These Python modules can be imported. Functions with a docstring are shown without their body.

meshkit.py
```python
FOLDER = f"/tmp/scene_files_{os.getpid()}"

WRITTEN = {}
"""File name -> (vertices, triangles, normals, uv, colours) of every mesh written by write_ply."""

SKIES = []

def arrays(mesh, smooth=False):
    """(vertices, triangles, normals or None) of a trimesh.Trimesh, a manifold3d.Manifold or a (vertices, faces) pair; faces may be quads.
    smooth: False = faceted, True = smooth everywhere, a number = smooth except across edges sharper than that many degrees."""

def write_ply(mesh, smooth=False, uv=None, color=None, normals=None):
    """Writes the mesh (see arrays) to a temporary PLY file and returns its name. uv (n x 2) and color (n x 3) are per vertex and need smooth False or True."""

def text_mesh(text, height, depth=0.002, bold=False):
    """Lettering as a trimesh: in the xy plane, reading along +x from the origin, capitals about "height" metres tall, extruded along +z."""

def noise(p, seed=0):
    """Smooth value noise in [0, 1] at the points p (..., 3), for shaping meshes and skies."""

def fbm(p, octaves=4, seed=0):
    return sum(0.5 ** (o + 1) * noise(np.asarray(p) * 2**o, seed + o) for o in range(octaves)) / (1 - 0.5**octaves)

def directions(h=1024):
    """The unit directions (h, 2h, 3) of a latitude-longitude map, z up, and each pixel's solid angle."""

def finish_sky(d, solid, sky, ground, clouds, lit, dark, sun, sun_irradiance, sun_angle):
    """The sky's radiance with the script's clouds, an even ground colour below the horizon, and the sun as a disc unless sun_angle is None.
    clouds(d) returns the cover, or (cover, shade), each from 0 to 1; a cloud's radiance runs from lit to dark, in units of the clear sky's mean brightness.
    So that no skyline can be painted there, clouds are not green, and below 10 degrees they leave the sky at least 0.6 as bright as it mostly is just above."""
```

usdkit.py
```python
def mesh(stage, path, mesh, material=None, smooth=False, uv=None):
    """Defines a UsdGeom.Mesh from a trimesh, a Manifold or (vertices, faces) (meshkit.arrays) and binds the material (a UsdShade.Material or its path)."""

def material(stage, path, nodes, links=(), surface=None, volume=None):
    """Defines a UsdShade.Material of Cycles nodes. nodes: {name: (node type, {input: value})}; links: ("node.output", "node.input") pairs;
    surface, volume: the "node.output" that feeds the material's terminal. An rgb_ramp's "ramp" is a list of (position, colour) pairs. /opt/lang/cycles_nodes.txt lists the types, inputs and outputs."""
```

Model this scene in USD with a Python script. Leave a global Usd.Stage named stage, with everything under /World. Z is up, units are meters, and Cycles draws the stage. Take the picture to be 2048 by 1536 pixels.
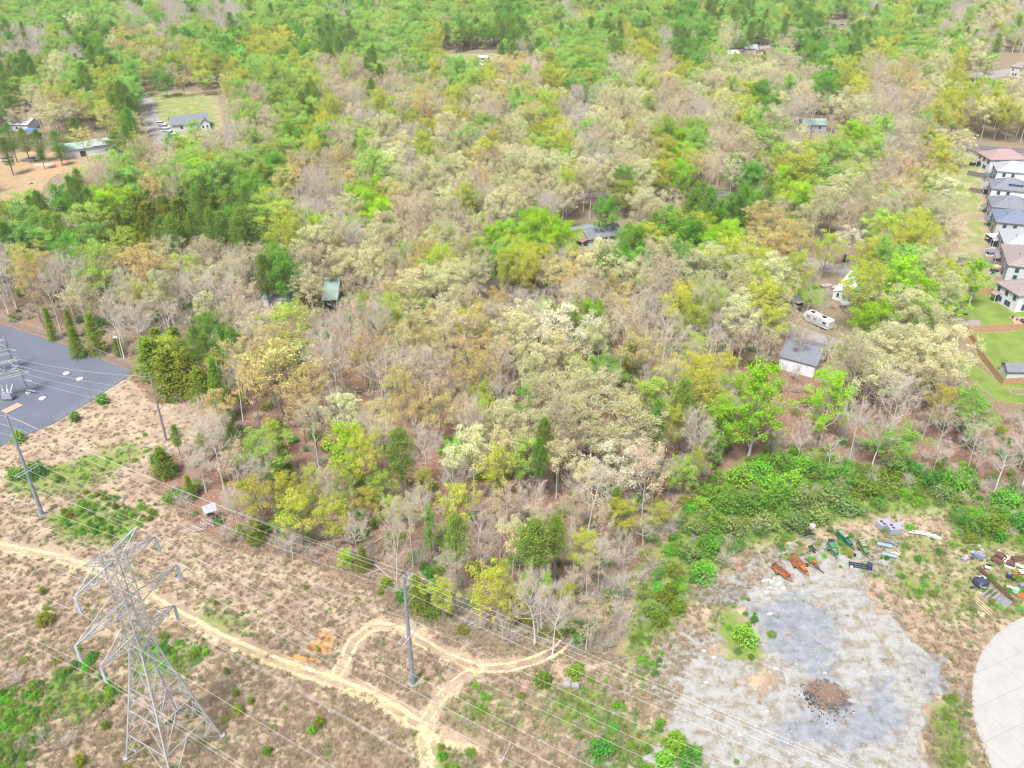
import math, random
import numpy as np, trimesh, usdkit, meshkit
from pxr import Usd, UsdGeom, UsdLux, UsdShade, Gf, Sdf, Vt
from shapely.geometry import Polygon, Point, LineString
from shapely import contains_xy

stage = Usd.Stage.CreateInMemory()
W = '/World'
UsdGeom.Xform.Define(stage, W); UsdGeom.Scope.Define(stage, W + '/Looks')
# ------------------------------------------------------------------ camera
F, TH, H = 1740.0, math.radians(31.5), 115.0      # focal length in photo pixels, downward pitch, height of the drone
cam = UsdGeom.Camera.Define(stage, W + '/camera')
cam.CreateHorizontalApertureAttr(36.0); cam.CreateFocalLengthAttr(36.0 * F / 2048)
cam.CreateClippingRangeAttr((1.0, 20000.0))
cam.AddTranslateOp().Set((0, 0, H)); cam.AddRotateXOp().Set(90 - math.degrees(TH))
cam.CreateExposureAttr(2.62)
# ------------------------------------------------------------------ sky and sun (thin bright overcast)
SUN_EL, SUN_DIR = math.radians(60), (-0.45, -0.89)
sun_rot = math.atan2(*SUN_DIR)
usdkit.material(stage, W + '/Looks/sky', {
    "s": ("sky_texture", {"sky_type": "single_scattering", "sun_disc": False, "sun_elevation": SUN_EL, "sun_rotation": sun_rot, "aerosol_density": 2.0}),
    "tc": ("texture_coordinate", {}), "n": ("noise_texture", {"scale": 2.2, "detail": 5.0, "roughness": 0.55}),
    "r": ("rgb_ramp", {"ramp": [(0.25, (0.72, 0.72, 0.72)), (0.7, (1, 1, 1))]}),
    "bw": ("rgb_to_bw", {}), "mul": ("mix", {"mix_type": "multiply", "fac": 1.0, "color2": (0.965, 1.0, 1.025)}),
    "m": ("mix", {"fac": 0.9}), "b": ("background_shader", {"strength": 0.07})},
    [("tc.generated", "n.vector"), ("n.fac", "r.fac"), ("s.color", "bw.color"), ("bw.val", "mul.color1"), ("r.color", "m.fac"),
     ("s.color", "m.color1"), ("mul.color", "m.color2"), ("m.color", "b.color")], surface="b.background")
dome = UsdLux.DomeLight.Define(stage, W + '/sky')
UsdShade.MaterialBindingAPI.Apply(dome.GetPrim()).Bind(UsdShade.Material.Get(stage, W + '/Looks/sky'))
dome.GetPrim().SetCustomDataByKey('kind', 'structure')
sun = UsdLux.DistantLight.Define(stage, W + '/sun')
sun.CreateIntensityAttr(0.4); sun.CreateAngleAttr(14.0); sun.CreateNormalizeAttr(True) if hasattr(sun, 'CreateNormalizeAttr') else sun.GetPrim().CreateAttribute('inputs:normalize', Sdf.ValueTypeNames.Bool).Set(True)
sun.CreateColorAttr((1.0, 0.97, 0.92))
_d = np.array([SUN_DIR[0] * math.cos(SUN_EL), SUN_DIR[1] * math.cos(SUN_EL), math.sin(SUN_EL)]); _d /= np.linalg.norm(_d)
sun.AddRotateZOp().Set(math.degrees(math.atan2(_d[1], _d[0])) + 90)
sun.AddRotateXOp().Set(90 - math.degrees(math.asin(_d[2])))

# ------------------------------------------------------------------ survey: pixel of the photo -> place in the world, and back
CT, ST = math.cos(TH), math.sin(TH)
def P(px, py, z=0.0):
    u, v = (px - 1024) / F, (py - 768) / F
    d = np.array([u, CT - v * ST, -ST - v * CT]); t = (z - H) / d[2]
    return np.array([d[0] * t, d[1] * t, z])
def G(pts, z=0.0): return [tuple(P(x, y, z)[:2]) for x, y in pts]
def proj(p):
    p = np.asarray(p, float); x, y, z = p[..., 0], p[..., 1], p[..., 2] - H
    dep = y * CT - z * ST; up = y * ST + z * CT
    return np.stack([1024 + F * x / dep, 768 - F * up / dep, dep], -1)

# ------------------------------------------------------------------ helpers
counts = {}
def numbered(path):
    n = counts.get(path, 0); counts[path] = n + 1
    return path if n == 0 else f'{path}_{n:03d}'
def tag(o, label=None, cat=None, group=None, kind=None):
    p = o.GetPrim() if hasattr(o, 'GetPrim') else o
    for k, v in (('label', label), ('category', cat), ('group', group), ('kind', kind)):
        if v: p.SetCustomDataByKey(k, v)
    return p
def thing(name, label, cat, loc=(0, 0, 0), rz=0.0, group=None):
    x = UsdGeom.Xform.Define(stage, numbered(W + '/' + name))
    x.AddTranslateOp().Set(tuple(float(a) for a in loc)); x.AddRotateZOp().Set(math.degrees(rz))
    return tag(x, label, cat, group)
class MB:
    """collects boxes, bars and tubes for ONE mesh"""
    def __init__(s): s.v, s.f, s.n = [], [], 0
    def add(s, v, f):
        s.v.append(np.asarray(v, float)); s.f.append(np.asarray(f, int) + s.n); s.n += len(v); return s
    def tm(s, m): return s.add(m.vertices, m.faces)
    def box(s, c, d, rz=0, bev=0):
        x, y, z = np.array(d) / 2
        v = np.array([[i * x, j * y, k * z] for i in (-1, 1) for j in (-1, 1) for k in (-1, 1)])
        if rz: v = v @ np.array([[math.cos(rz), math.sin(rz), 0], [-math.sin(rz), math.cos(rz), 0], [0, 0, 1]])
        f = [[0, 1, 3], [0, 3, 2], [4, 6, 7], [4, 7, 5], [0, 4, 5], [0, 5, 1], [2, 3, 7], [2, 7, 6], [0, 2, 6], [0, 6, 4], [1, 5, 7], [1, 7, 3]]
        return s.add(v + np.array(c), f)
    def tube(s, p, q, r, r2=None, n=6, cap=True):
        p, q = np.array(p, float), np.array(q, float); r2 = r if r2 is None else r2
        t = q - p; t /= np.linalg.norm(t) + 1e-9
        a = np.cross(t, [0, 0, 1.0] if abs(t[2]) < .9 else [1.0, 0, 0]); a /= np.linalg.norm(a); b = np.cross(t, a)
        an = (np.arange(n) + .5) * 2 * np.pi / n; ring = np.cos(an)[:, None] * a + np.sin(an)[:, None] * b
        v = np.vstack([p + ring * r, q + ring * r2]); f = []
        for i in range(n):
            j = (i + 1) % n; f += [[i, j, n + j], [i, n + j, n + i]]
        if cap:
            for i in range(1, n - 1): f += [[0, i + 1, i], [n, n + i, n + i + 1]]
        return s.add(v, f)
    def bar(s, p, q, w): return s.tube(p, q, w * .7071, n=4)
    def path(s, pts, r, n=5):
        v, f = commontube(np.asarray(pts, float), r, n); return s.add(v, f)
    def prism(s, poly, z0, z1):
        m = trimesh.creation.extrude_polygon(Polygon(poly), z1 - z0, engine='earcut'); m.apply_translation([0, 0, z0]); return s.tm(m)
    def cyl(s, c, r, h, n=12, axis=2):
        d = np.zeros(3); d[axis] = h / 2; return s.tube(np.array(c) - d, np.array(c) + d, r, n=n)
    def poly3(s, pts):
        k = len(pts); return s.add(pts, [[0, i, i + 1] for i in range(1, k - 1)])
    def slab(s, pts, t):
        """a convex planar outline with thickness t downwards along z"""
        p = np.array(pts, float); k = len(p); v = np.vstack([p, p - [0, 0, t]])
        f = [[0, i, i + 1] for i in range(1, k - 1)] + [[k, k + i + 1, k + i] for i in range(1, k - 1)]
        for i in range(k):
            j = (i + 1) % k; f += [[i, k + i, k + j], [i, k + j, j]]
        return s.add(v, f)
    def get(s): return np.vstack(s.v), np.vstack(s.f)
    def build(s, name, mat, parent=None, smooth=False, label=None):
        pa = numbered((str(parent.GetPath()) if parent is not None else W) + '/' + name)
        m = usdkit.mesh(stage, pa, s.get(), LK + mat, smooth)
        if label: tag(m, label)
        return m.GetPrim()
def commontube(p, r, n):
    t = np.gradient(p, axis=0); t /= np.linalg.norm(t, axis=1, keepdims=True) + 1e-12
    a = np.cross(t, np.where(np.abs(t[:, 2:]) < .9, [0, 0, 1.0], [1.0, 0, 0])); a /= np.linalg.norm(a, axis=1, keepdims=True) + 1e-12
    b, an = np.cross(t, a), np.arange(n) * 2 * np.pi / n
    v = p[:, None] + np.broadcast_to(r, (len(p),))[:, None, None] * (np.cos(an)[None, :, None] * a[:, None] + np.sin(an)[None, :, None] * b[:, None])
    i, j = np.meshgrid(np.arange(len(p) - 1), np.arange(n), indexing='ij')
    q = np.stack([i * n + j, i * n + (j + 1) % n, (i + 1) * n + (j + 1) % n, (i + 1) * n + j], -1).reshape(-1, 4)
    return v.reshape(-1, 3), np.vstack([q[:, [0, 1, 2]], q[:, [0, 2, 3]]])
LK = W + '/Looks/'
def raw(name, v, f, mat, prim=None, smooth=False, prv=None, parent=None):
    pa = numbered((str(parent.GetPath()) if parent is not None else W) + '/' + name)
    m = usdkit.mesh(stage, pa, (v, f), LK + mat, smooth)
    for k, a in (prv or {}).items():
        a = np.asarray(a, np.float32); pv = UsdGeom.PrimvarsAPI(m)
        if a.ndim == 1: pv.CreatePrimvar(k, Sdf.ValueTypeNames.FloatArray, 'vertex').Set(Vt.FloatArray.FromNumpy(a))
        else: pv.CreatePrimvar(k, Sdf.ValueTypeNames.Color3fArray, 'vertex').Set(Vt.Vec3fArray.FromNumpy(a))
    return m.GetPrim()

# ------------------------------------------------------------------ materials
def plain(name, col, rough=0.7, var=0.12, scale=3.0, metal=0.0, bump=0.0, spec=0.4):
    """a painted / weathered surface: base colour with soft blotches in object space"""
    c = np.array(col) * .62
    nodes = {"t": ("texture_coordinate", {}), "n": ("noise_texture", {"scale": scale, "detail": 6.0, "roughness": 0.65}),
             "r": ("rgb_ramp", {"ramp": [(0.3, tuple(c * (1 - var * 1.6))), (0.5, tuple(c)), (0.72, tuple(np.minimum(c * (1 + var), .95)))]}),
             "p": ("principled_bsdf", {"roughness": rough, "metallic": metal, "specular_ior_level": spec})}
    links = [("t.object", "n.vector"), ("n.fac", "r.fac"), ("r.color", "p.base_color")]
    if bump:
        nodes["b"] = ("bump", {"strength": bump, "distance": 0.03}); links += [("n.fac", "b.height"), ("b.normal", "p.normal")]
    return usdkit.material(stage, LK + name, nodes, links, surface="p.BSDF")
def ribbed(name, col, period, axis, depth=0.5, rough=0.6, var=0.1):
    """siding / shingle / corrugated rows: wave relief in object space"""
    c = np.array(col) * .7; sc = [0, 0, 0]; sc[axis] = 1.0 / period
    nodes = {"t": ("texture_coordinate", {}), "mp": ("mapping", {"scale": tuple(sc)}),
             "w": ("wave_texture", {"scale": 0.314, "detail": 0.0}), "n": ("noise_texture", {"scale": 2.5, "detail": 6.0}),
             "r": ("rgb_ramp", {"ramp": [(0.3, tuple(c * (1 - var * 1.7))), (0.7, tuple(np.minimum(c * (1 + var), .95)))]}),
             "b": ("bump", {"strength": depth, "distance": 0.03}), "p": ("principled_bsdf", {"roughness": rough})}
    return usdkit.material(stage, LK + name, nodes, [("t.object", "mp.vector"), ("mp.vector", "w.vector"), ("t.object", "n.vector"), ("n.fac", "r.fac"),
        ("r.color", "p.base_color"), ("w.fac", "b.height"), ("b.normal", "p.normal")], surface="p.BSDF")
plain('galvanized', (.42, .43, .45), .45, .08, 2.0, .25)
plain('pole_steel', (.24, .27, .32), .5, .1, 1.0, .2)
plain('wire_metal', (.5, .48, .49), .5, .05)
plain('glass_insulator', (.42, .48, .54), .25, .05)
plain('white_paint', (.62, .62, .64), .6, .06, 2.0)
plain('white_wall', (.66, .66, .70), .6, .08, 1.2)
plain('grey_wall', (.50, .50, .54), .65, .08, 1.2)
plain('beige_wall', (.52, .47, .44), .65, .06, 1.2)
plain('dark_glass', (.05, .07, .1), .12, .1)
plain('teal_frame', (.06, .2, .24), .4, .05)
plain('black_metal', (.03, .032, .04), .5, .2)
plain('navy_metal', (.035, .04, .08), .45, .2)
plain('black_rubber', (.025, .025, .025), .8, .2)
plain('orange_paint', (.36, .115, .03), .55, .3, 2.0)
plain('rust', (.17, .07, .045), .85, .35, 3.0)
plain('deep_rust', (.12, .055, .05), .85, .35, 3.0)
plain('machine_green', (.07, .2, .1), .5, .3, 2.0)
plain('deep_green_paint', (.02, .12, .075), .5, .3, 2.0)
plain('olive_paint', (.11, .16, .07), .55, .3, 2.0)
plain('tan_rack', (.3, .29, .18), .7, .25, 3.0)
plain('lavender_grey', (.30, .30, .37), .5, .08, 2.0)
plain('blue_grey', (.19, .22, .33), .45, .1, 2.0)
plain('timber', (.42, .31, .2), .8, .25, 4.0)
plain('pale_timber', (.46, .37, .22), .75, .12, 4.0)
plain('weathered_timber', (.36, .3, .28), .85, .25, 4.0)
plain('fence_timber', (.46, .26, .15), .8, .18, 1.5)
plain('fence_dark', (.17, .13, .13), .85, .25, 1.5)
plain('fence_grey', (.2, .19, .22), .85, .2, 1.5)
plain('concrete', (.345, .33, .32), .85, .07, .35)
plain('concrete_old', (.34, .33, .325), .9, .15, .8)
plain('stone_pale', (.44, .42, .41), .9, .12, 2.0)
plain('asphalt', (.16, .16, .17), .9, .15, .5)
plain('shingle_grey', (0.161, 0.169, 0.202), .85, .14, 1.5, bump=.4)
plain('shingle_blue', (0.137, 0.161, 0.234), .85, .14, 1.5, bump=.4)
plain('shingle_pale', (0.312, 0.321, 0.356), .85, .12, 1.5, bump=.4)
plain('shingle_red', (.30, .2, .2), .85, .14, 1.5, bump=.4)
plain('shingle_brown', (.26, .205, .2), .85, .14, 1.5, bump=.4)
ribbed('metal_green', (.24, .32, .285), .4, 0); ribbed('metal_pale', (.27, .29, .31), .4, 0); ribbed('metal_red', (.24, .13, .115), .4, 0)
plain('blue_tarp', (.1, .25, .55), .5, .15, 2.0)
plain('solar_panel', (.02, .03, .09), .15, .2)
plain('car_white', (.55, .56, .58), .25, .03); plain('car_silver', (.42, .44, .47), .3, .05, metal=.5); plain('car_black', (.03, .03, .035), .25, .05)
plain('bark', (0.25, 0.2, 0.175), .9, .25, 4.0)
plain('bark_pale', (.50, .45, .41), .9, .2, 4.0)
plain('bark_white', (.60, .56, .52), .9, .15, 4.0)
plain('twig', (.38, .31, .24), .9, .2, 6.0)
plain('twig_pale', (.50, .43, .35), .9, .2, 6.0)
plain('brush_stick', (.34, .225, .165), .9, .3, 5.0)
plain('charcoal', (.02, .02, .03), .9, .3, 5.0)
plain('patio', (.27, .235, .21), .85, .12, 1.0)
plain('terracotta', (.42, .27, .21), .8, .1)
plain('red_plastic', (.6, .08, .07), .5, .1); plain('blue_plastic', (.1, .25, .6), .5, .1); plain('mint_plastic', (.25, .6, .45), .5, .1)
plain('cream_board', (.5, .46, .33), .7, .05)
def leaf(name, a, b, trans=.3, hvar=.03, vvar=.25):
    """foliage: every leaf and every tree slightly different, some light passing through"""
    nodes = {"g": ("geometry", {}), "o": ("object_info", {}),
             "r": ("rgb_ramp", {"ramp": [(0, a), (1, b)]}),
             "hm": ("map_range", {"from_min": 0.0, "from_max": 1.0, "to_min": .5 - hvar, "to_max": .5 + hvar}),
             "vm": ("map_range", {"from_min": 0.0, "from_max": 1.0, "to_min": 1 - vvar, "to_max": 1 + vvar * .6}),
             "w": ("math", {"math_type": "fraction"}), "x": ("math", {"math_type": "multiply", "value2": 7.31}),
             "h": ("hsv", {}), "d": ("diffuse_bsdf", {}), "t": ("translucent_bsdf", {}), "m": ("mix_closure", {"fac": trans})}
    usdkit.material(stage, LK + name, nodes, [("g.random_per_island", "r.fac"), ("o.random", "hm.value"), ("o.random", "x.value1"), ("x.value", "w.value1"), ("w.value", "vm.value"),
        ("hm.result", "h.hue"), ("vm.result", "h.value"), ("r.color", "h.color"), ("h.color", "d.color"), ("h.color", "t.color"),
        ("d.BSDF", "m.closure1"), ("t.BSDF", "m.closure2")], surface="m.closure")
leaf('leaf_cream', (.45, .44, .22), (.72, .68, .40))
leaf('leaf_white', (.47, .44, .31), (.71, .66, .50))
leaf('leaf_tan', (.41, .35, .21), (.62, .54, .35))
leaf('leaf_gold', (.45, .375, .125), (.68, .58, .26))
leaf('leaf_olive', (.33, .38, .045), (.56, .60, .12))
leaf('leaf_lime', (.27, .46, .02), (.46, .71, .04), .4, .012)
leaf('leaf_light', (.25, .40, .075), (.44, .59, .17), .35, .03)
leaf('leaf_deep', (.12, .27, .03), (.27, .45, .065), .3, .02)
leaf('leaf_pine', (.12, .205, .03), (.27, .385, .075), .3, .02)
leaf('leaf_cedar', (.15, .205, .022), (.31, .375, .06), .3)
leaf('leaf_shrub', (.095, .205, .03), (.235, .37, .085), .3, .04)
leaf('leaf_vine', (.13, .31, .03), (.27, .48, .07), .3)
leaf('leaf_sage', (.15, .22, .065), (.28, .36, .13), .3)
leaf('straw', (.265, .21, .145), (.43, .355, .265), .3, .02)
leaf('straw_pink', (.25, .185, .14), (.385, .30, .23), .3, .02)
leaf('weed', (.13, .2, .05), (.27, .33, .11), .3)
leaf('litter_leaf', (.2, .1, .07), (.38, .22, .16), .2)
# ------------------------------------------------------------------ ground
import shapely
rng = np.random.default_rng(7)
def warp(x, y, amp, sc, seed=0):
    p = np.stack([x * sc, y * sc, np.full_like(x, seed * 3.7)], -1)
    return x + amp * meshkit.fbm(p, seed=seed), y + amp * meshkit.fbm(p + 31.3, seed=seed + 1)
def soft(poly, x, y, feather, amp=1.5, sc=.12, seed=3):
    """0 outside, 1 inside an outline with an uneven edge"""
    if not isinstance(poly, shapely.Geometry): poly = Polygon(poly).buffer(0)
    wx, wy = warp(x, y, amp, sc, seed)
    out = np.zeros(x.shape); x0, y0, x1, y1 = poly.bounds; m = feather
    near = (wx > x0 - m) & (wx < x1 + m) & (wy > y0 - m) & (wy < y1 + m)
    if near.any():
        pts = shapely.points(wx[near], wy[near]); d = shapely.distance(pts, poly.boundary)
        sd = np.where(shapely.contains(poly, pts), d, -d); out[near] = np.clip(.5 + sd / (2 * feather), 0, 1)
    return out
FIELD = G([(-400, 1010), (0, 880), (150, 810), (268, 748), (330, 800), (450, 805), (462, 880), (330, 905), (310, 960), (400, 1040), (480, 1090), (620, 1105), (760, 1165), (830, 1225), (950, 1262), (1100, 1300), (1250, 1310),
           (1262, 1230), (1300, 1120), (1390, 985), (1500, 912), (1640, 895), (1730, 945), (1900, 1000), (2048, 1000), (2500, 1000), (2900, 1536), (2500, 1900), (-400, 1900)])
UNDER = G([(-300, 585), (0, 600), (250, 690), (420, 690), (800, 640), (1100, 620), (1400, 680), (1750, 700), (2048, 820), (2400, 900), (2400, 1100), (-300, 1100)])
GREEN = [(a, G(b)) for a, b in [
    (.75, [(20, 945), (190, 905), (290, 870), (315, 895), (200, 975), (60, 985)]), (.9, [(110, 1030), (200, 985), (320, 1030), (260, 1085), (160, 1070)]),
    (1, [(95, 1360), (190, 1310), (255, 1385), (200, 1425), (120, 1410)]), (1, [(280, 1262), (420, 1280), (410, 1335), (300, 1345)]),
    (1, [(-80, 1390), (85, 1365), (115, 1420), (70, 1510), (30, 1600), (-150, 1600)]), (.7, [(430, 1185), (545, 1225), (520, 1260), (420, 1240)]),
    (.55, [(940, 1370), (1060, 1375), (1090, 1440), (930, 1440)]), (.8, [(1090, 1350), (1200, 1350), (1310, 1440), (1330, 1500), (1120, 1440)]),
    (1, [(1300, 1440), (1500, 1536), (1450, 1700), (1150, 1600), (1180, 1490)]), (.9, [(1280, 1280), (1340, 1290), (1310, 1350), (1270, 1340)]),
    (1, [(1370, 1000), (1500, 905), (1640, 890), (1760, 930), (1740, 1030), (1600, 1055), (1480, 1090), (1400, 1190), (1330, 1280), (1262, 1310), (1290, 1150)]),
    (.9, [(1720, 940), (1950, 935), (1960, 1005), (1740, 1025)]), (1, [(1900, 1030), (2048, 965), (2400, 980), (2400, 1090), (1930, 1085)]),
    (.5, [(1480, 1060), (2100, 1050), (2400, 1230), (1900, 1240), (1780, 1160), (1520, 1110)]), (.8, [(1430, 1215), (1500, 1195), (1560, 1280), (1540, 1330), (1470, 1315)]), (.85, [(1790, 1140), (1830, 1130), (1870, 1180), (1850, 1200)]),
    (.75, [(1580, 560), (1660, 555), (1660, 605), (1590, 605)]), (.6, [(1460, 650), (1500, 660), (1480, 690), (1440, 680)]), (.6, [(860, 1450), (960, 1470), (950, 1700), (860, 1700)]), (.9, [(1880, 1380), (1935, 1400), (1990, 1600), (1900, 1600)])]]
LAWNS = [G(p) for p in [[(1925, 585), (2000, 560), (2300, 600), (2300, 700), (1990, 655), (1930, 660)], [(1935, 665), (2300, 650), (2300, 780), (2020, 775), (1960, 720)],
                         [(1900, 690), (1960, 735), (2030, 785), (2300, 790), (2300, 840), (2000, 800), (1920, 740)]]]
DRY_LAWNS = [G(p) for p in [[(1885, 500), (1960, 495), (2000, 560), (1920, 588), (1870, 570)], [(1905, 300), (1975, 310), (1975, 420), (1920, 440), (1905, 380)], [(1925, 440), (1985, 430), (1975, 500), (1920, 500)],
                             [(290, 192), (350, 182), (440, 186), (455, 250), (420, 285), (330, 275), (305, 235)], [(885, 108), (1000, 106), (990, 128), (940, 136), (885, 126)], [(870, 235), (885, 235), (900, 250), (880, 260)]]]
gx = np.unique(np.concatenate([np.arange(-150, 150.1, .8), np.arange(150, 330, 5), -np.arange(150, 330, 5), np.arange(330, 5000, 230.), -np.arange(330, 5000, 230.)]))
gy = np.unique(np.concatenate([np.arange(50, 300.1, .8), np.arange(300, 1100, 6), np.arange(1100, 8000, 300.), -np.arange(-50, 4000, 300.)]))
X, Y = np.meshgrid(gx, gy); x, y = X.ravel(), Y.ravel()
straw = soft(FIELD, x, y, 1.5, 3, .06); green = np.zeros(len(x))
for a, p in GREEN: green = np.maximum(green, a * soft(p, x, y, 2.5, 3.5, .1))
for p in LAWNS: green = np.maximum(green, 1.0 * soft(p, x, y, 1.0, .8)); straw = np.maximum(straw, soft(p, x, y, 1.0, .8))
for p in DRY_LAWNS: straw = np.maximum(straw, soft(p, x, y, 3, 3)); green = np.maximum(green, .62 * soft(p, x, y, 3, 3))
under = soft(UNDER, x, y, 14, 10, .03)
ny, nx = X.shape; i, j = np.meshgrid(np.arange(ny - 1), np.arange(nx - 1), indexing='ij')
q = np.stack([i * nx + j, i * nx + j + 1, (i + 1) * nx + j + 1, (i + 1) * nx + j], -1).reshape(-1, 4)
def gm(name, node_ramps):
    pass
usdkit.material(stage, LK + 'ground', {
    "a": ("attribute", {"attribute": "zone"}), "s": ("separate_color", {}), "g": ("geometry", {}),
    "n1": ("noise_texture", {"scale": .22, "detail": 8.0, "roughness": .65}), "n2": ("noise_texture", {"scale": 1.6, "detail": 8.0, "roughness": .75}), "n3": ("noise_texture", {"scale": .06, "detail": 5.0}),
    "n4": ("noise_texture", {"scale": 5.0, "detail": 5.0, "roughness": .8}),
    "litter": ("rgb_ramp", {"ramp": [(.3, (0.077, 0.04, 0.026)), (.5, (0.158, 0.092, 0.067)), (.62, (0.21, 0.14, 0.105)), (.8, (0.263, 0.207, 0.164))]}),
    "far": ("rgb_ramp", {"ramp": [(.3, (0.066, 0.05, 0.034)), (.5, (0.146, 0.113, 0.076)), (.62, (0.206, 0.165, 0.113)), (.8, (0.252, 0.212, 0.153))]}),
    "strawc": ("rgb_ramp", {"ramp": [(.28, (0.152, 0.112, 0.072)), (.45, (0.255, 0.198, 0.134)), (.6, (0.334, 0.269, 0.195)), (.78, (0.396, 0.337, 0.271))]}),
    "strawd": ("rgb_ramp", {"ramp": [(.3, (0.129, 0.087, 0.064)), (.5, (0.21, 0.149, 0.112)), (.75, (0.305, 0.231, 0.179))]}),
    "greenc": ("rgb_ramp", {"ramp": [(.3, (0.059, 0.1, 0.02)), (.5, (0.113, 0.159, 0.034)), (.75, (0.186, 0.212, 0.066))]}),
    "k1": ("mix", {}), "k2": ("mix", {}), "k3": ("mix", {}), "k4": ("mix", {}),
    "e1": ("math", {"math_type": "multiply_add", "value2": 1.1}), "e2": ("map_range", {"from_min": .25, "from_max": .7, "clamp": True}),
    "c1": ("math", {"math_type": "multiply_add", "value2": 1.4, "value3": -.7}), "f1": ("math", {"math_type": "add"}), "f2": ("map_range", {"from_min": .3, "from_max": .7, "clamp": True}),
    "gv": ("rgb_ramp", {"ramp": [(.3, (.7, .75, .6)), (.5, (1, 1, 1)), (.7, (1.3, 1.15, 1.1))]}), "gx": ("mix", {"mix_type": "multiply", "fac": 1.0}), "z1": ("map_range", {"from_min": .42, "from_max": .58, "clamp": True}), "b": ("bump", {"strength": .7, "distance": .25}), "p": ("principled_bsdf", {"roughness": .95, "specular_ior_level": .1})},
    [("a.color", "s.color"), ("g.position", "n1.vector"), ("g.position", "n2.vector"), ("g.position", "n3.vector"), ("g.position", "n4.vector"), ("n2.fac", "litter.fac"), ("n2.fac", "far.fac"), ("n2.fac", "strawc.fac"), ("n4.fac", "strawd.fac"), ("n4.fac", "greenc.fac"),
     ("s.b", "k1.fac"), ("far.color", "k1.color1"), ("litter.color", "k1.color2"),
     ("n1.fac", "z1.value"), ("z1.result", "k2.fac"), ("strawc.color", "k2.color1"), ("strawd.color", "k2.color2"),
     ("n1.fac", "c1.value1"), ("c1.value", "f1.value1"), ("s.r", "f1.value2"), ("f1.value", "f2.value"), ("f2.result", "k3.fac"), ("k1.color", "k3.color1"), ("k2.color", "k3.color2"),
     ("n1.fac", "e1.value1"), ("e1.value", "e2.value"), ("s.g", "e1.value3"), ("k3.color", "k4.color1"), ("n1.fac", "gv.fac"), ("greenc.color", "gx.color1"), ("gv.color", "gx.color2"), ("gx.color", "k4.color2"),
     ("k4.color", "p.base_color"), ("n4.fac", "b.height"), ("b.normal", "p.normal")], surface="p.BSDF")
# green share: the zone's own weight broken up by noise
_g = UsdShade.Shader.Get(stage, LK + 'ground/e1'); _g.GetInput('value2').Set(1.5); 
_m = UsdShade.Shader.Get(stage, LK + 'ground/e2'); _m.GetInput('from_min').Set(1.02); _m.GetInput('from_max').Set(1.5)
_k = UsdShade.Shader.Get(stage, LK + 'ground/k4'); _k.CreateInput('fac', Sdf.ValueTypeNames.Token).ConnectToSource(UsdShade.Shader.Get(stage, LK + 'ground/e2').CreateOutput('result', Sdf.ValueTypeNames.Token))
tag(raw('ground', np.stack([x, y, np.zeros_like(x)], 1), q, 'ground', prv={'zone': np.stack([straw, green, under], 1)}), kind='structure')

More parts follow.
